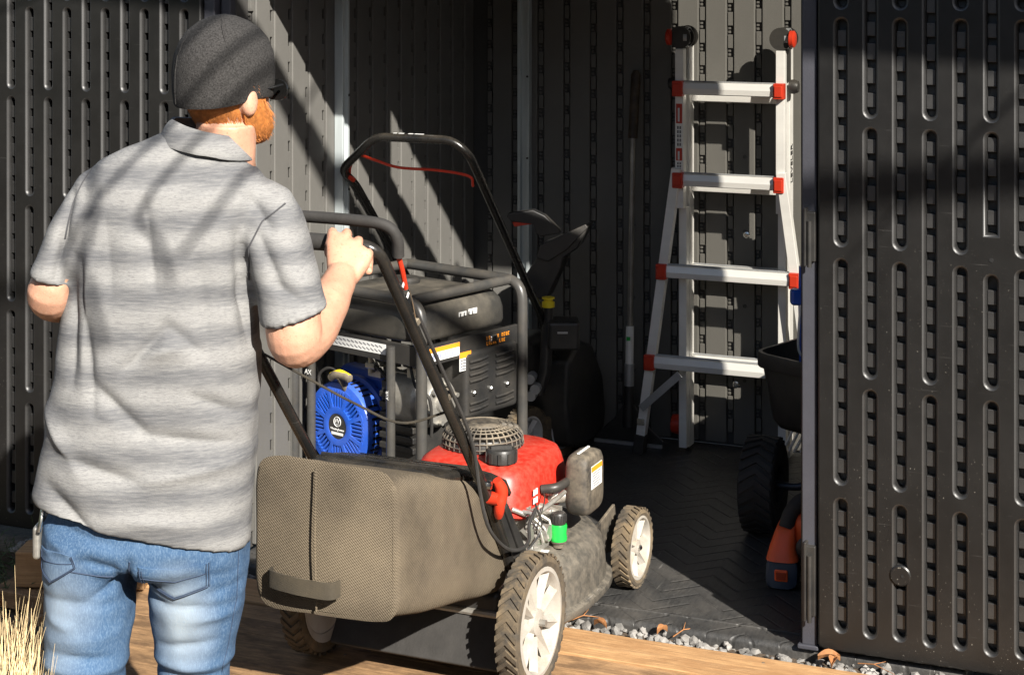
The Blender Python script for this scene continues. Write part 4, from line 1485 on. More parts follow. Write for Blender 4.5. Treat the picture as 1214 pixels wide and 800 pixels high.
mt.build('exhaust_cap', m_alu_d, snow, world=NM, smooth=35)

# ------------------------------------------------------------------ shovel
pv = P(745, 512, 5.86)
SM = frame((pv.x, pv.y, 0.0), R(-22.5))
shv = thing('long_handled_scraper', 'long handled scraper with dark grip leaning on the back wall', 'scraper', SM)
zz = lambda py, Y=5.88: CAM_Z - (py + 50) / 2100 * Y
MB().tube([(0, .045, zz(165)), (0, .075, zz(100)), (0, .078, zz(90)), (0, .08, zz(85))], [.0155, .0165, .0155, .009], 12).build('grip', M('worn_brown_grip', (.045, .03, .018), .6, var=.6, vs=40), shv)
MB().tube([(0, .012, zz(432)), (0, .045, zz(165))], .0095, 12).build('shaft', M('dull_steel', (.30, .29, .27), .4, .8, var=.3), shv)
MB().tube([(0, .010, zz(430)), (0, .016, zz(386))], .0135, 12).build('ferrule_label', m_alu, shv)
MB().box((.0, .0, zz(400)), (.012, .006, .012)).build('label_mark', m_green, shv)
MB().tube([(0, .008, zz(456)), (0, .010, zz(430))], .016, 12).build('ferrule', m_alu_d, shv)
MB().tube([(0, 0, .06), (0, .008, zz(456))], [.02, .016], 12).build('socket', m_blk, shv)
bl = MB()
bl.prism([(-.12, .0), (.12, .0), (.12, .02), (.05, .08), (.02, .13), (-.02, .13), (-.05, .08), (-.12, .02)], (0, .0, 0.002), (1, 0, 0), (0, 0, 1), (0, 1, 0), .012)
bl.build('blade', m_blk, shv, bevel=.003)
MB().box((0, -.004, .006), (.235, .012, .01)).build('blade_edge', m_alu_d, shv)

# ------------------------------------------------------------------ ladder
lc = P(873, 520, 5.74)
LM = SH @ frame(((SH.inverted() @ Vector((lc.x, lc.y, 0))).x, 1.40, 0), 0)
lad = thing('folding_ladder', 'aluminium folding multi-position ladder with red clips against the lit wall', 'ladder', LM)
RZ = [1.188, .893, .597, .301]
def rail(p0, p1, w=.026, d=.030, name='rail', mat=None, lab=None):
    p0, p1 = Vector(p0), Vector(p1)
    ax = (p1 - p0).normalized()
    ex = Vector((0, 1, 0)).cross(ax).normalized()
    ey = ax.cross(ex)
    prof = [(-w / 2, -d / 2), (w / 2, -d / 2), (w / 2, d / 2), (w * .2, d / 2), (w * .2, d * .3), (-w * .2, d * .3), (-w * .2, d / 2), (-w / 2, d / 2)]
    mb = MB()
    mb.loft([[p0 + ex * x + ey * y for x, y in prof], [p1 + ex * x + ey * y for x, y in prof]])
    return mb.build(name, mat or m_alu, lad, smooth=0, bevel=.0015)
def rung(x0, x1, y, z):
    mb = MB()
    prof = [(-.014, .020), (.012, .024), (.016, .018), (.016, -.018), (.010, -.022), (-.016, -.018), (-.019, 0)]
    mb.loft([[Vector((x0, y + a, z + b)) for a, b in prof], [Vector((x1, y + a, z + b)) for a, b in prof]])
    r = mb.build('rung', m_alu, lad, smooth=0, bevel=.002)
    for k in (-1, 0, 1):
        MB().tube([(x0 + .004, y - .001 + k * .007, z + .0235), (x1 - .004, y - .001 + k * .007, z + .0235)], .0016, 5).build('tread_ridge', m_alu_d, r)
    return r
HW = .166
# rear half (inner section, straight) and its rungs
for s in (-1, 1):
    rail((s * HW, .085, .012), (s * HW, .085, 1.33), .024, .05, 'rear_rail')
    # front half: inner straight rails above, flared outer rails below
    rail((s * HW, 0, .80), (s * HW, 0, 1.315), .028, .034, 'front_rail')
    rail((s * (HW - .002), .03, .02), (s * (HW - .002), .03, .80), .026, .03, 'inner_rail')
    rail((s * (HW + .006), -.022, .93), (s * .292, -.022, .06), .030, .030, 'outer_rail')
    MB().box((s * .296, -.022, .03), (.036, .045, .06), Matrix.Rotation(R(s * -8), 3, 'Y')).build('foot', m_rub, lad, bevel=.004)
    MB().box((s * .289, -.04, .105), (.026, .006, .022)).build('foot_rivet_plate', m_chrome, lad, bevel=.002)
    # top hinge
    hg = MB()
    for y in (-.012, .03, .075):
        hg.lathe([(0, 0), (.036, 0), (.036, .006), (0, .006)], (s * (HW + .0), y, 1.352), (0, 1, 0), 28)
    hgo = hg.build('hinge', m_blk, lad)
    h2 = MB()
    for r_ in (.034, .022):
        h2.lathe([(r_ - .004, 0), (r_, 0), (r_, .012), (r_ - .004, .012)], (s * (HW + .012 * s), .02, 1.352), (1, 0, 0), 26, closed=True)
    h2.build('hinge_ring', m_alu_d, hgo)
    MB().box((s * (HW + .006), .04, 1.28), (.018, .06, .13)).build('hinge_plate', m_blk, lad, bevel=.003)
    kx = s * (HW + .036)
    MB().lathe([(0, -.010), (.021, -.010), (.027, -.006), (.027, .006), (.021, .010), (0, .010)], (kx, -.004, 1.352), (1, 0, 0), 22).build('lock_knob', m_red, lad)
    MB().cyl((s * HW, -.004, 1.352), (kx, -.004, 1.352), .005, seg=10).build('lock_pin', m_chrome, lad)
    MB().lathe([(0, -.014), (.022, -.014), (.024, 0), (.018, .014), (0, .016)], (s * (HW + .034), .03, 1.20), (s, 0, 0), 12).build('side_knob', m_blk, lad)
for i, z in enumerate(RZ):
    hw_ = HW if i < 2 else (HW + .006 + (.93 - z) / .87 * .12)
    rung(-hw_, hw_, -.012 if i < 2 else -.028, z)
    rung(-HW + .01, HW - .01, .10, z - .03 if i < 2 else z - .015)
    for s in (-1, 1):
        cl = MB().box((s * hw_, -.026 if i < 2 else -.036, z), (.034, .034, .050)).box((s * (hw_ + .0), -.036 if i < 2 else -.046, z), (.026, .022, .036))
        cl.build('rung_clip', m_red, lad, bevel=.003)
for s in (-1, 1):                                     # diagonal braces below the lowest rung
    rail((s * .286, -.045, .15), (s * .155, -.045, .272), .024, .008, 'brace', m_alu_d)
MB().lathe([(0, -.02), (.03, -.02), (.033, 0), (.03, .02), (0, .02)], (-.20, .09, .075), (1, 0, 0), 20).build('transport_wheel', m_red, lad)
# printed decals on the left front rail and the right side rail
for z0, z1, mat_ in ((1.075, 1.138, m_red), (1.0, 1.068, None), (.955, .995, m_red), (.905, .95, None)):
    if mat_:
        l_ = MB().box((-HW, -.0178, (z0 + z1) / 2), (.020, .0012, z1 - z0)).build('decal', mat_, lad)
        MB().box((-HW - .001, -.0188, (z0 + z1) / 2 - .004), (.006, .0008, (z1 - z0) * .7)).build('decal_text', m_whp, l_)
    else:
        b_ = MB()
        for k in range(5):
            for q in (-.004, .004):
                b_.box((-HW + q, -.0178, z0 + (z1 - z0) * (k + .5) / 5), (.005, .0012, (z1 - z0) / 5 * .7))
        b_.build('decal_print', M('decal_grey', (.16, .16, .17), .5), lad)
text('side_lettering', 'LEVELER', .034, m_blk, basis((HW + .0135, .085, .95), (0, 0, 1), (1, 0, 0)), lad)

# ------------------------------------------------------------------ garden cart
CM = Matrix.Translation((.95, 5.0, 0))
cart = thing('garden_cart', 'black plastic tub garden cart with knobbly tyre behind the right door', 'garden cart', CM)
def tub(s, z, off=0):
    base = [Vector((.68, 5.0, 0)), Vector((.98, 4.62, 0)), Vector((1.24, 4.92, 0)), Vector((1.05, 5.42, 0))]
    c = sum(base, Vector()) / 4
    pts = [c + (p - c) * s for p in base]
    out = []
    for i in range(4):
        a, b, d_ = pts[i - 1], pts[i], pts[(i + 1) % 4]
        p, q = b + (a - b).normalized() * .05 * s, b + (d_ - b).normalized() * .05 * s
        for k in range(5):
            t = k / 4
            out.append((p * (1 - t) ** 2 + b * 2 * t * (1 - t) + q * t * t) + Vector((0, 0, z)))
    return out
tb = MB()
tb.loft([tub(.62, .275), tub(.80, .288), tub(.86, .31), tub(.955, .455), tub(1.0, .458), tub(1.01, .463), tub(1.01, .496), tub(1.0, .50), tub(.965, .50), tub(.95, .49), tub(.84, .315), tub(.6, .30)])
tb.build('tub', m_blk, cart, world=CM, smooth=40)
wheel('wheel', cart, CM.inverted() @ Vector((.705, 4.97, .135)), (.94, -.34, 0), .125, .105, m_rub, m_blk, 26, 6, True, .007, .5)
wheel('wheel', cart, CM.inverted() @ Vector((1.15, 5.1, .135)), (.94, .34, 0), .125, .105, m_rub, m_blk, 22, 6, False, .008, .5)
cf = MB()
cf.tube(fillet([(.705, 4.97, .135), (.82, 4.93, .135), (.95, 4.98, .30)], .04), .011, 10)
cf.tube(fillet([(1.2, 4.70, .02), (.84, 4.75, .03), (.80, 4.76, .20), (.84, 4.78, .265), (1.15, 4.85, .28)], .06), .016, 10)
cf.build('frame_tube', m_bluetube, cart, world=CM)
ct = MB()
for k in range(4):
    ct.tube([P(928 + 7 * k, 535, 5.35), P(942 + 8 * k, 505, 5.42)], .0045, 7)
ct.build('strut', m_alu, cart, world=CM)
bt = thing('blue_spray_wand', 'blue plastic spray handle with white hose standing in the cart tub', 'spray wand')
q = P(953, 360, 5.0)
MB().tube([(q.x + .01, q.y, .32), (q.x + .008, q.y, .52), (q.x + .002, q.y, .64), (q.x + .0, q.y, .74)], [.020, .022, .018, .014], 12).build('body', m_blue, bt)
MB().box((q.x - .012, q.y - .01, .655), (.055, .035, .045)).build('trigger_block', m_blue, bt, bevel=.008)
MB().tube(catmull([(q.x - .012, q.y - .02, .64), (q.x - .02, q.y - .03, .56), (q.x - .015, q.y - .02, .50), (q.x + .02, q.y - .02, .47)], 6), .0035, 7).build('hose', m_whp, bt)

# ------------------------------------------------------------------ orange chainsaw on the floor
OM = frame((.700, 4.565, 0.0), R(-15))
saw = thing('orange_chainsaw', 'orange handheld power saw with black grip beside the door jamb', 'power saw', OM)
b_ = MB()
b_.loft([sring((.0, y, z), (1, 0, 0), (0, .25, 1), w_, h, 20, 4) for y, w_, h, z in ((-.055, .034, .030, .036), (-.05, .040, .036, .040), (.02, .042, .038, .042), (.10, .040, .034, .042))])
b_.build('battery_base', m_slate, saw)
MB().box((0, -.058, .038), (.034, .008, .030)).build('release_button', m_org, saw, bevel=.004)
MB().box((0, -.0625, .038), (.024, .003, .018)).build('button_inset', M('dark_orange', (.35, .04, .01), .5), saw, bevel=.001)
hb = MB()
hb.loft([sring(c, (1, 0, 0), d_, a, b, 20, 3) for c, d_, a, b in (((0, -.02, .07), (0, 1, 0), .042, .036), ((.0, -.012, .10), (0, 1, .2), .034, .030), ((.004, -.004, .13), (0, 1, .3), .027, .026), ((.008, .004, .15), (0, 1, .4), .022, .022))])
hb.build('rear_handle', m_org, saw, smooth=50)
MB().tube(catmull([(.006, .002, .142), (.016, .012, .175), (.040, .024, .205), (.075, .036, .215)], 5), [.020] * 14 + [.018, .015], 12).build('grip', m_rub, saw)
bdy = MB()
bdy.loft([sring(c, (0, 1, 0), (0, 0, 1), a, b, 24, 3.5) for c, a, b in (((.022, .06, .12), .05, .052), ((.034, .06, .118), .062, .066), ((.14, .06, .115), .062, .066), ((.20, .06, .11), .05, .05))])
bdy.build('body', m_org, saw, smooth=50)
MB().tube(catmull([(.040, .030, .205), (.075, .040, .218), (.10, .05, .205), (.11, .05, .17)], 5), [.013] * 16, 10).build('upper_bow', m_org, saw)
MB().lathe([(0, 0), (.028, 0), (.03, .012), (.02, .02), (0, .02)], (.062, -.012, .10), (.1, -1, .1), 20).build('side_cap', m_blk, saw)
MB().box((.12, -.02, .05), (.14, .05, .07)).build('chain_cover', m_blk, saw, bevel=.012)

# ------------------------------------------------------------------ the man
PY = 3.15
PM = Matrix.Translation((-.60, PY, -.29))
man = thing('person', 'man in black beanie, grey striped polo and jeans holding the mower handle', 'person', PM)
def ringpx(xl, yl, xr, yr, hd, cy=PY, n=44, e=2.5):
    a, b = P(xl, yl, PY), P(xr, yr, PY)
    a.y = b.y = cy
    return sring((a + b) / 2, (b - a) / 2, Vector((0, hd, 0)), 1, 1, n, e)
def limb_rings(spec, n=24):
    """spec: (px, py, Y, radius) down the limb"""
    pts = [P(a, b, Y) for a, b, Y, r in spec]
    return pts, [s[3] for s in spec]
def smooth_limb(mb, spec, seg=20, k=5):
    pts, rs = limb_rings(spec)
    path = catmull(pts, k)
    rr = []
    for i in range(len(pts) - 1):
        for j in range(k):
            t = j / k
            t = t * t * (3 - 2 * t)
            rr.append(rs[i] * (1 - t) + rs[i + 1] * t)
    rr.append(rs[-1])
    mb.tube(path, rr, seg)

# ---- body: head, neck, trunk, arms, hands and legs as one surface
HC = Vector((-.512, 3.165, 1.388))
HF = Vector((math.sin(R(36)), math.cos(R(36)), 0))
HS = Vector((HF.y, -HF.x, 0))
def hp3(sx, fy, z):
    return HC + HS * sx + HF * fy + Vector((0, 0, z))
HEAD = [(-.122, .026, .034, .056), (-.112, .042, .052, .042), (-.09, .056, .072, .024), (-.06, .064, .084, .012), (-.02, .072, .092, .003), (.02, .077, .097, 0), (.06, .074, .094, -.002), (.09, .06, .078, -.004), (.112, .03, .04, -.004)]
HEAD = [(z * .93, w * .89, l * .90, o * .9) for z, w, l, o in HEAD]
body = MB()
body.loft([sring(hp3(0, o, z), HS, HF, w, l, 28, 2.2) for z, w, l, o in HEAD])
body.loft([sring(hp3(0, f, z), HS, Vector((0, 0, 1)), w, h, 10) for f, z, w, h in ((.068, -.02, .011, .027), (.09, -.022, .011, .022), (.104, -.030, .009, .011), (.107, -.034, .006, .007))])   # nose
body.loft([sring(hp3(0, f, -.072), HS, Vector((0, 0, 1)), w, .008, 10) for f, w in ((.063, .022), (.087, .020), (.090, .015))])     # lips
for s in (-1, 1):                                                   # ears
    body.loft([sring(hp3(s * x, -.012 + .004 * x * 10, -.032), HF, Vector((0, 0, 1)), w, h, 14) for x, w, h in ((.054, .015, .022), (.070, .017, .026), (.077, .013, .022), (.080, .007, .014))])
body.tube([Vector((-.515, 3.17, 1.18)), Vector((-.512, 3.165, 1.25)), Vector((-.508, 3.155, 1.32))], [.064, .053, .054], 24)
body.loft([ringpx(125, 560, 235, 570, .07), ringpx(100, 480, 270, 490, .09), ringpx(110, 350, 275, 360, .09), ringpx(130, 240, 290, 260, .075), ringpx(170, 200, 280, 215, .055), ringpx(210, 170, 275, 185, .045)])
smooth_limb(body, [(300, 245, 3.16, .05), (334, 300, 3.12, .048), (346, 355, 3.09, .047), (348, 388, 3.075, .049), (352, 404, 3.085, .0475), (369, 391, 3.14, .046), (386, 363, 3.22, .041), (399, 340, 3.28, .033), (405, 326, 3.315, .030)])
smooth_limb(body, [(120, 230, 3.16, .05), (86, 282, 3.13, .034), (71, 320, 3.11, .037), (60, 349, 3.11, .041), (78, 357, 3.19, .038), (115, 348, 3.30, .032), (200, 310, 3.42, .030), (222, 300, 3.45, .028)])
def hand(mb, wrist, knuckles, bar_dir, thumb_side):
    """palm, four unequal fingers curled over the bar, thumb passing below it"""
    kc = sum(knuckles, Vector()) / 4
    kd = (knuckles[3] - knuckles[0]).normalized()
    ax = (kc - wrist).normalized()
    nrm = kd.cross(ax).normalized()
    hw_ = (knuckles[3] - knuckles[0]).length / 2 + .009
    mb.loft([sring(wrist - ax * .012, kd, nrm, .027, .021, 20, 2.4), sring(wrist * .7 + kc * .3, kd, nrm, hw_ * .80, .020, 20, 2.6), sring(wrist * .35 + kc * .65, kd, nrm, hw_ * .96, .018, 20, 2.8), sring(kc, kd, nrm, hw_, .0145, 20, 2.8), sring(kc + ax * .008, kd, nrm, hw_ * .94, .010, 20, 2.6)])
    L = (1.0, 1.06, .98, .62)
    for i, k in enumerate(knuckles):
        l = L[i]
        f = Vector((0, 1, 0))
        pts = [k - ax * .02 - f * .002, k + Vector((0, .001, .0015)), k + f * .022 * l + Vector((0, 0, .006)), k + f * .045 * l + Vector((0, 0, -.006)), k + f * .050 * l + Vector((0, 0, -.030 * l)), k + f * .034 * l + Vector((0, 0, -.046 * l)), k + f * .016 * l + Vector((0, 0, -.044 * l))]
        mb.tube(catmull(pts, 4), [.0085] * 4 + [.0100] * 4 + [.0088] * 8 + [.0080] * 8 + [.0065], 12)
    t0 = wrist * .55 + knuckles[thumb_side] * .45
    side = (knuckles[thumb_side] - kc).normalized()
    tp = [t0 + side * .004, t0 + side * .016 + Vector((0, .02, .006)), t0 + side * .014 + Vector((0, .045, .016)), t0 + side * -.004 + Vector((0, .066, .022)), t0 + side * -.022 + Vector((0, .072, .026))]
    mb.tube(catmull(tp, 4), [.013] * 5 + [.011] * 5 + [.0105] * 4 + [.009] * 2 + [.007], 12)
bd_ = Vector((.917, -.399, 0))
kn_r = [P(393, 281, 3.372), P(410, 282, 3.362), P(424, 291, 3.352), P(436, 305, 3.342)]
hand(body, P(404, 328, 3.315), kn_r, bd_, 0)
c0 = MM @ Vector((-.10, -.628, 1.075))
kn_l = [c0 + bd_ * (.033 - .022 * i) for i in range(4)]
hand(body, P(222, 300, 3.45), kn_l, bd_, 0)
for side, spec in (('l', [(118, 620, 3.16, .050), (110, 760, 3.15, .055), (100, 900, 3.16, .05), (98, 1060, 3.15, .045), (98, 1200, 3.15, .04)]), ('r', [(230, 625, 3.17, .050), (226, 760, 3.18, .052), (224, 900, 3.20, .045), (222, 1060, 3.19, .042), (222, 1200, 3.18, .04)])):
    smooth_limb(body, spec)
bme = remesh(body, .0032, 3)
bobj = mesh_obj('body', bme, m_skin, man, PM)

# ---- shirt
sh_ = MB()
TORSO = [(44, 586, 297, 640, .128), (42, 578, 298, 626, .130), (47, 556, 300, 590, .128), (55, 520, 304, 540, .125), (61, 480, 306, 490, .123), (68, 430, 308, 432, .122), (74, 380, 308, 380, .122), (80, 320, 307, 330, .122), (84, 272, 310, 288, .118), (90, 235, 318, 258, .110), (99, 208, 324, 238, .100), (117, 190, 322, 222, .088), (146, 176, 310, 205, .076), (176, 165, 297, 192, .066), (194, 158, 290, 180, .058)]
sh_.loft([ringpx(*r) for r in TORSO])
def sleeve(spec):
    rings = []
    for xl, yl, xr, yr, Y, hd in spec:
        a, b = P(xl, yl, Y), P(xr, yr, Y)
        rings.append(sring((a + b) / 2, (b - a) / 2, Vector((0, hd, 0)), 1, 1, 32, 2.3))
    sh_.loft(rings)
sleeve([(258, 262, 320, 212, 3.15, .06), (272, 282, 343, 226, 3.145, .074), (288, 305, 357, 250, 3.13, .078), (298, 335, 370, 300, 3.115, .074), (305, 362, 380, 335, 3.10, .070), (310, 386, 388, 364, 3.085, .067)])
sleeve([(118, 192, 165, 240, 3.155, .062), (96, 205, 150, 262, 3.15, .074), (78, 232, 130, 285, 3.14, .075), (60, 268, 110, 305, 3.13, .068), (46, 303, 96, 326, 3.12, .064), (38, 322, 90, 338, 3.115, .062)])
sme = remesh(sh_, .0048, 8)
def ridge(a, w):
    return math.exp(-(a / w) ** 2)
def fold_line(p, x0, z0, x1, z1, w):
    """distance to a fold that runs from (x0,z0) to (x1,z1) on the back, fading at its ends"""
    dx, dz = x1 - x0, z1 - z0
    L2 = dx * dx + dz * dz
    t = ((p.x - x0) * dx + (p.z - z0) * dz) / L2
    tc_ = min(1, max(0, t))
    d_ = math.hypot(p.x - x0 - dx * tc_, p.z - z0 - dz * tc_)
    return (.45 * ridge(d_, w) + .55 * math.exp(-abs(d_) / (w * .75))) * math.sin(math.pi * min(1, max(0, .12 + .76 * tc_)))
def wx(px):
    return (px - 607) / 667
def wz(py):
    return CAM_Z - (py + 50) / 667
FOLDS = [((95, 270), (100, 440), .014, -.010), ((108, 300), (128, 470), .012, -.009), ((120, 290), (112, 420), .010, .006), ((185, 230), (200, 330), .010, -.007), ((165, 420), (215, 372), .012, -.010), ((215, 372), (250, 400), .014, -.008), ((180, 405), (240, 390), .02, .009),
         ((130, 440), (190, 495), .014, -.010), ((190, 495), (285, 510), .016, -.011), ((80, 520), (180, 548), .016, -.009), ((180, 548), (300, 530), .018, .008), ((70, 560), (120, 600), .016, -.010), ((60, 470), (110, 540), .016, .008), ((240, 450), (300, 480), .014, -.008), ((290, 270), (302, 400), .012, -.012), ((315, 270), (345, 330), .012, -.008), ((330, 320), (375, 345), .012, -.007), ((95, 225), (82, 320), .010, -.012), ((150, 590), (260, 600), .02, .006), ((250, 300), (262, 420), .018, -.005), ((140, 250), (150, 340), .02, -.005), ((300, 225), (330, 262), .010, -.007)]
nrm = [v.normal.copy() for v in sme.vertices]
for v, n_ in zip(sme.vertices, nrm):
    p = v.co
    d_ = .0045 * noise.noise(Vector((p.x * 9, p.y * 9, p.z * 6))) + .0030 * noise.noise(Vector((p.x * 8 + 3, p.y * 14, p.z * 22))) +   .0007 * noise.noise(Vector((p.x * 30, p.y * 30, p.z * 38)))
    if n_.y < .3:
        for (a, b), (c, e), w, amp in FOLDS:
            d_ += amp * 1.5 * fold_line(p, wx(a), wz(b), wx(c), wz(e), w)
    v.co = p + n_ * d_
shirt = mesh_obj('shirt', sme, m_shirt, man, PM)
# collar, turned down
def cring(xl, yl, xr, yr, hd, cy=3.165, n=40):
    return ringpx(xl, yl, xr, yr, hd, cy, n, 2.1)
co = MB()
co.loft([cring(198, 160, 287, 180, .068), cring(203, 147, 289, 168, .072), cring(206, 141, 288, 162, .073), cring(203, 140, 291, 162, .077), cring(196, 148, 295, 172, .084), cring(187, 163, 300, 187, .093), cring(186, 166, 300, 190, .092), cring(190, 165, 296, 188, .088)], caps=False, closed=True)
for i, p in enumerate(co.v):
    co.v[i] = p + Vector((.0, .0, .0025 * noise.noise(p * 30)))
co.build('collar', m_shirt, man, smooth=70, world=PM)
sbvh = BVHTree.FromPolygons([v.co for v in sme.vertices], [tuple(p.vertices) for p in sme.polygons])
def stitch(bvh, pts, r, name, mat, parent, off=.001, y0=2.6):
    out = []
    n = 10
    for (a, b), (c, e) in zip(pts, pts[1:]):
        for k in range(n):
            q = P(a + (c - a) * k / n, b + (e - b) * k / n, PY)
            hit = bvh.ray_cast(PM.inverted() @ Vector((q.x, y0, q.z)), Vector((0, 1, 0)))
            if hit[0] is not None:
                out.append(hit[0] - Vector((0, off, 0)))
    if len(out) > 2:
        return MB().tube(out, r, 5).build(name, mat, parent)
m_thread = M('dark_thread', (.06, .06, .065), .8)
stitch(sbvh, [(343, 236), (318, 255), (303, 285), (300, 330)], .0016, 'sleeve_seam', m_thread, shirt)
stitch(sbvh, [(112, 198), (97, 235), (88, 280)], .0016, 'sleeve_seam', m_thread, shirt)
stitch(sbvh, [(311, 378), (350, 369), (383, 357)], .0012, 'cuff_stitch', m_thread, shirt)

# ---- jeans
WEAR = [(.022, .745, .062, .115, .95), (-.185, .775, .07, .10, .55), (-.20, .66, .06, .06, .30), (.01, .60, .05, .05, .25)]
m_jeans = m_jeans_f()
jn = MB()
jn.loft([ringpx(76, 556, 280, 566, .098), ringpx(64, 590, 289, 600, .108), ringpx(53, 630, 295, 636, .120), ringpx(53, 652, 293, 658, .112), ringpx(64, 668, 284, 674, .09)])
LEGL = [(54, 640, 166, 644, .105, 3.15), (53, 670, 164, 674, .10, 3.15), (55, 710, 160, 712, .092, 3.15), (54, 760, 153, 760, .086, 3.15), (51, 800, 147, 800, .082, 3.15), (54, 880, 146, 880, .078, 3.155), (56, 960, 144, 960, .072, 3.16), (58, 1060, 140, 1060, .068, 3.155), (54, 1192, 142, 1192, .066, 3.15)]
LEGR = [(170, 644, 294, 648, .105, 3.16), (172, 674, 293, 678, .10, 3.165), (174, 710, 289, 712, .092, 3.17), (179, 760, 278, 760, .085, 3.18), (183, 800, 267, 800, .078, 3.19), (183, 880, 264, 880, .074, 3.20), (184, 960, 260, 960, .07, 3.20), (186, 1060, 258, 1060, .067, 3.195), (182, 1192, 262, 1192, .066, 3.19)]
for leg in (LEGL, LEGR):
    jn.loft([ringpx(a, b, c, e, hd, cy, 36, 2.2) for a, b, c, e, hd, cy in leg])
jme = remesh(jn, .0055, 6)
JF = [((60, 690), (160, 700), .012, -.004), ((175, 700), (285, 705), .010, -.004), ((60, 772), (150, 780), .010, .005), ((62, 786), (148, 793), .008, -.005), ((182, 775), (270, 783), .010, .005), ((185, 790), (268, 795), .008, -.005), ((150, 650), (168, 720), .012, -.008), ((168, 640), (163, 700), .008, -.010), ((60, 615), (110, 640), .012, .005), ((110, 640), (160, 655), .012, -.007), ((250, 690), (290, 680), .012, -.004), ((66, 740), (150, 735), .014, .003), ((60, 600), (150, 622), .010, -.006), ((160, 668), (120, 690), .009, -.006), ((172, 690), (205, 702), .008, -.005), ((186, 756), (262, 748), .010, -.005), ((70, 755), (140, 762), .009, -.005), ((70, 715), (100, 722), .010, .004), ((235, 720), (282, 716), .010, .004)]
nrm = [v.normal.copy() for v in jme.vertices]
for v, n_ in zip(jme.vertices, nrm):
    p = v.co
    d_ = .0035 * noise.noise(Vector((p.x * 14, p.y * 14, p.z * 16))) + .0014 * noise.noise(p * 40)
    d_ += .003 * noise.noise(Vector((p.x * 7, p.y * 7, p.z * 34))) * (1 if p.z < .3 else .4)
    if n_.y < .4:
        for (a, b), (c, e), w, amp in JF:
            d_ += amp * 1.5 * fold_line(p, wx(a), wz(b), wx(c), wz(e), w)
    v.co = p + n_ * d_
jeans = mesh_obj('jeans', jme, m_jeans, man, PM)
jbvh = BVHTree.FromPolygons([v.co for v in jme.vertices], [tuple(p.vertices) for p in jme.polygons])
m_seam = M('denim_stitch', (.035, .055, .10), .85)
def patch(poly, name):
    c = (sum(p[0] for p in poly) / len(poly), sum(p[1] for p in poly) / len(poly))
    dense = []
    for (a, b), (d_, e) in zip(poly, poly[1:] + poly[:1]):
        for k in range(8):
            dense.append((a + (d_ - a) * k / 8, b + (e - b) * k / 8))
    rings = []
    for s, off in ((1.0, -.0006), (1.0, .0022), (.97, .0040), (.75, .0044), (.5, .0046), (.25, .0046), (.04, .0046)):
        ring = []
        for a, b in dense:
            q = P(c[0] + (a - c[0]) * s, c[1] + (b - c[1]) * s, PY)
            h = jbvh.ray_cast(PM.inverted() @ Vector((q.x, 2.6, q.z)), Vector((0, 1, 0)))
            l = h[0] if h[0] is not None else PM.inverted() @ Vector((q.x, PY - .06, q.z))
            ring.append(l - Vector((0, off, 0)))
        rings.append(ring)
    mb = MB()
    mb.loft(rings, caps=False)
    mb.f.append(tuple(range(len(mb.v) - len(dense), len(mb.v))))
    return mb.build(name, m_jeans, jeans, smooth=60)
for poly in ([(57, 636), (90, 632), (104, 634), (108, 648), (75, 670), (57, 659)], [(180, 645), (222, 650), (260, 644), (258, 676), (217, 691), (181, 675)]):
    patch(poly, 'back_pocket')
    c = (sum(p[0] for p in poly) / 6, sum(p[1] for p in poly) / 6)
    for s in (.97, .90):
        stitch(jbvh, [(c[0] + (a - c[0]) * s, c[1] + (b - c[1]) * s) for a, b in poly[2:] + poly[:1]], .0008, 'pocket_stitch', m_seam, jeans, .0054)
stitch(jbvh, [(181, 660), (220, 667), (258, 657)], .0008, 'pocket_stitch', m_seam, jeans, .0054)
stitch(jbvh, [(57, 647), (85, 645), (105, 643)], .0008, 'pocket_stitch', m_seam, jeans, .0054)
stitch(jbvh, [(170, 640), (166, 660), (163, 690)], .0015, 'seat_seam', m_seam, jeans, .001)
stitch(jbvh, [(288, 640), (284, 700), (272, 760), (262, 800)], .0008, 'outer_seam', m_seam, jeans, .001)
stitch(jbvh, [(60, 648), (110, 655), (164, 664)], .0012, 'yoke_seam', m_seam, jeans, .001)
# belt pouch clip on the left hip
q = P(46, 640, 3.12)
MB().box(q, (.014, .04, .058)).build('belt_clip', m_metal, man, bevel=.006, world=PM)
MB().tube([P(51, 600, 3.10), P(49, 615, 3.09), P(46, 630, 3.09)], .004, 8).build('key_chain', m_chrome, man, world=PM)
# shoes
for px, Y in ((98, 3.15), (222, 3.19)):
    c = P(px, 1215, Y)
    c.z = -.29
    so = MB()
    so.loft([sring(c + Vector((.02 * t, -.085 + .28 * t, zc)), (1, 0, 0), (0, 0, 1), w, h, 18, 3) for t, w, h, zc in ((0, .03, .04, .045), (.08, .04, .05, .052), (.35, .046, .05, .052), (.6, .05, .04, .042), (.85, .048, .03, .032), (1.0, .03, .02, .024))])
    so.build('shoe', m_rub, man, smooth=60, world=PM)

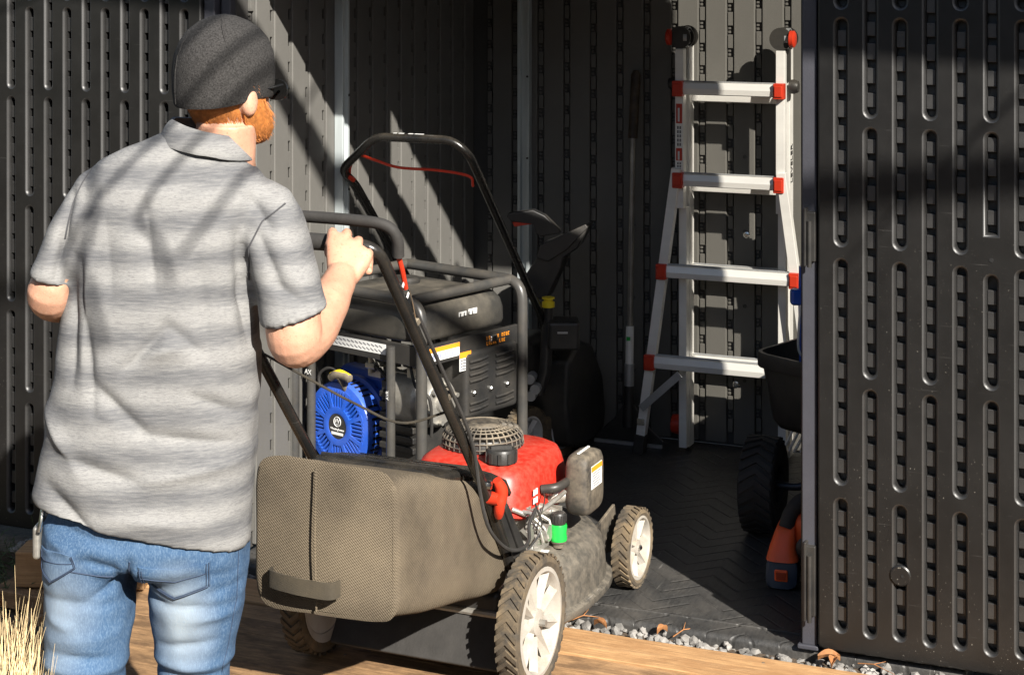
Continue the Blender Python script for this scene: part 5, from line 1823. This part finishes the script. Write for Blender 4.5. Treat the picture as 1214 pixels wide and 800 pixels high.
# ---- beanie, hair, beard, glasses
be = MB()
BN = [(-.026, .080, .100), (-.029, .086, .106), (-.024, .0885, .1085), (.0, .0915, .1115), (.03, .0925, .112), (.06, .089, .108), (.085, .079, .097), (.105, .063, .079), (.120, .043, .055), (.129, .021, .028), (.132, .004, .005)]
BN = [(z * .915, w * .865, l * .875) for z, w, l in BN]
rings = []
for z, w, l in BN:
    ring = sring(hp3(0, -.004, z), HS, HF, w, l, 44, 2.15)
    rings.append([p + Vector((0, 0, -.016 * max(0, -(p - HC).dot(HF)) / .1 * (1 if z < .01 else .4) + .004 * noise.noise(p * 12))) for p in ring])
be.loft(rings)
beanie = be.build('beanie', m_bean, man, smooth=80, world=PM)
def surf(ang, z, off):                                     # point on the beanie, ang from the back, towards the right
    import bisect
    z = min(max(z, BN[1][0]), BN[-1][0])
    for (z0, w0, l0), (z1, w1, l1) in zip(BN[1:], BN[2:]):
        if z0 <= z <= z1:
            t = (z - z0) / (z1 - z0)
            w, l = w0 + (w1 - w0) * t, l0 + (l1 - l0) * t
            return hp3(math.sin(ang) * (w + off), -.004 - math.cos(ang) * (l + off), z)
for ang in (-.35, 1.25, -1.9):
    MB().tube([surf(ang * (1 - .35 * k / 11), -.02 + .135 * k / 11, .0004) + Vector((0, 0, -.016 * max(0, math.cos(ang)) * (1 if k < 3 else .4))) for k in range(12)], .0018, 6).build('knit_seam', m_bean, beanie, world=PM)
def headpt(ang, z, off):
    for (z0, w0, l0, o0), (z1, w1, l1, o1) in zip(HEAD, HEAD[1:]):
        if z0 <= z <= z1:
            t = (z - z0) / (z1 - z0)
            w, l, o = w0 + (w1 - w0) * t, l0 + (l1 - l0) * t, o0 + (o1 - o0) * t
            return hp3(math.sin(ang) * (w + off), o + math.cos(ang) * (l + off), z)
    return hp3(0, 0, z)
def shell(a0, a1, lo, hi, off, name, mat, na=40, nz=8, rough=.004):
    mb = MB()
    rings = []
    for i in range(na + 1):
        a = a0 + (a1 - a0) * i / na
        z0, z1 = lo(a), hi(a)
        outer = [headpt(a, z0 + (z1 - z0) * k / nz, off * math.sin(math.pi * (k + .6) / (nz + 1.2)) + rough * noise.noise(Vector((a * 9, k * 2.1, 0)))) for k in range(nz + 1)]
        inner = [headpt(a, z0 + (z1 - z0) * k / nz, -.006) for k in range(nz, -1, -1)]
        rings.append(outer + inner)
    mb.loft(rings)
    rh = random.Random(21)
    for k in range(900):                                       # short hairs lying down over the shell
        a = rh.uniform(a0, a1)
        z0, z1 = lo(a), hi(a)
        zz_ = rh.uniform(z0, z1)
        p0 = headpt(a, zz_, off * .5)
        p1 = headpt(a + rh.uniform(-.10, .10), max(z0 - .006, zz_ - rh.uniform(.008, .018)), off * rh.uniform(.8, 1.5))
        w_ = (p1 - p0).cross(Vector((0, 1, 0))).normalized() * .0006
        mb.add([p0 - w_, p0 + w_, p1], [(0, 1, 2)])
    return mb.build(name, mat, man, smooth=80, world=PM)
shell(-1.9, 1.9, lambda a: -.1205 + .03 * max(0, abs(a) - 1.3) / .6, lambda a: -.050 + .055 * max(0, min(1, (abs(a) - .9) / .7)), .012, 'beard', m_hair)
shell(1.95, 4.33, lambda a: -.066 - .012 * math.cos((a - math.pi) * 1.3) + .006 * noise.noise(Vector((a * 12, 0, 0))), lambda a: .0, .004, 'hair', m_hair, 50, 6, .002)
for s in (-1, 1):
    MB().tube([hp3(s * .071, .0, -.012), hp3(s * .070, .045, -.010), hp3(s * .060, .083, -.008)], .0028, 8).build('glasses_temple', m_glass_b, man, world=PM)
    MB().loft([sring(hp3(s * .034, .093 + y, -.018), HS, Vector((0, 0, 1)), .028, .019, 20, 2.6) for y in (0, .004)]).build('glasses_lens', m_glass_b, man, world=PM)
    MB().lathe([(0, -.008), (.006, -.006), (.008, 0), (.006, .006), (0, .008)], hp3(s * .030, .076, -.014), HF, 12).build('eye', m_whp, man, world=PM)
MB().tube([hp3(-.01, .096, -.010), hp3(.01, .096, -.010)], .0025, 6).build('glasses_bridge', m_glass_b, man, world=PM)
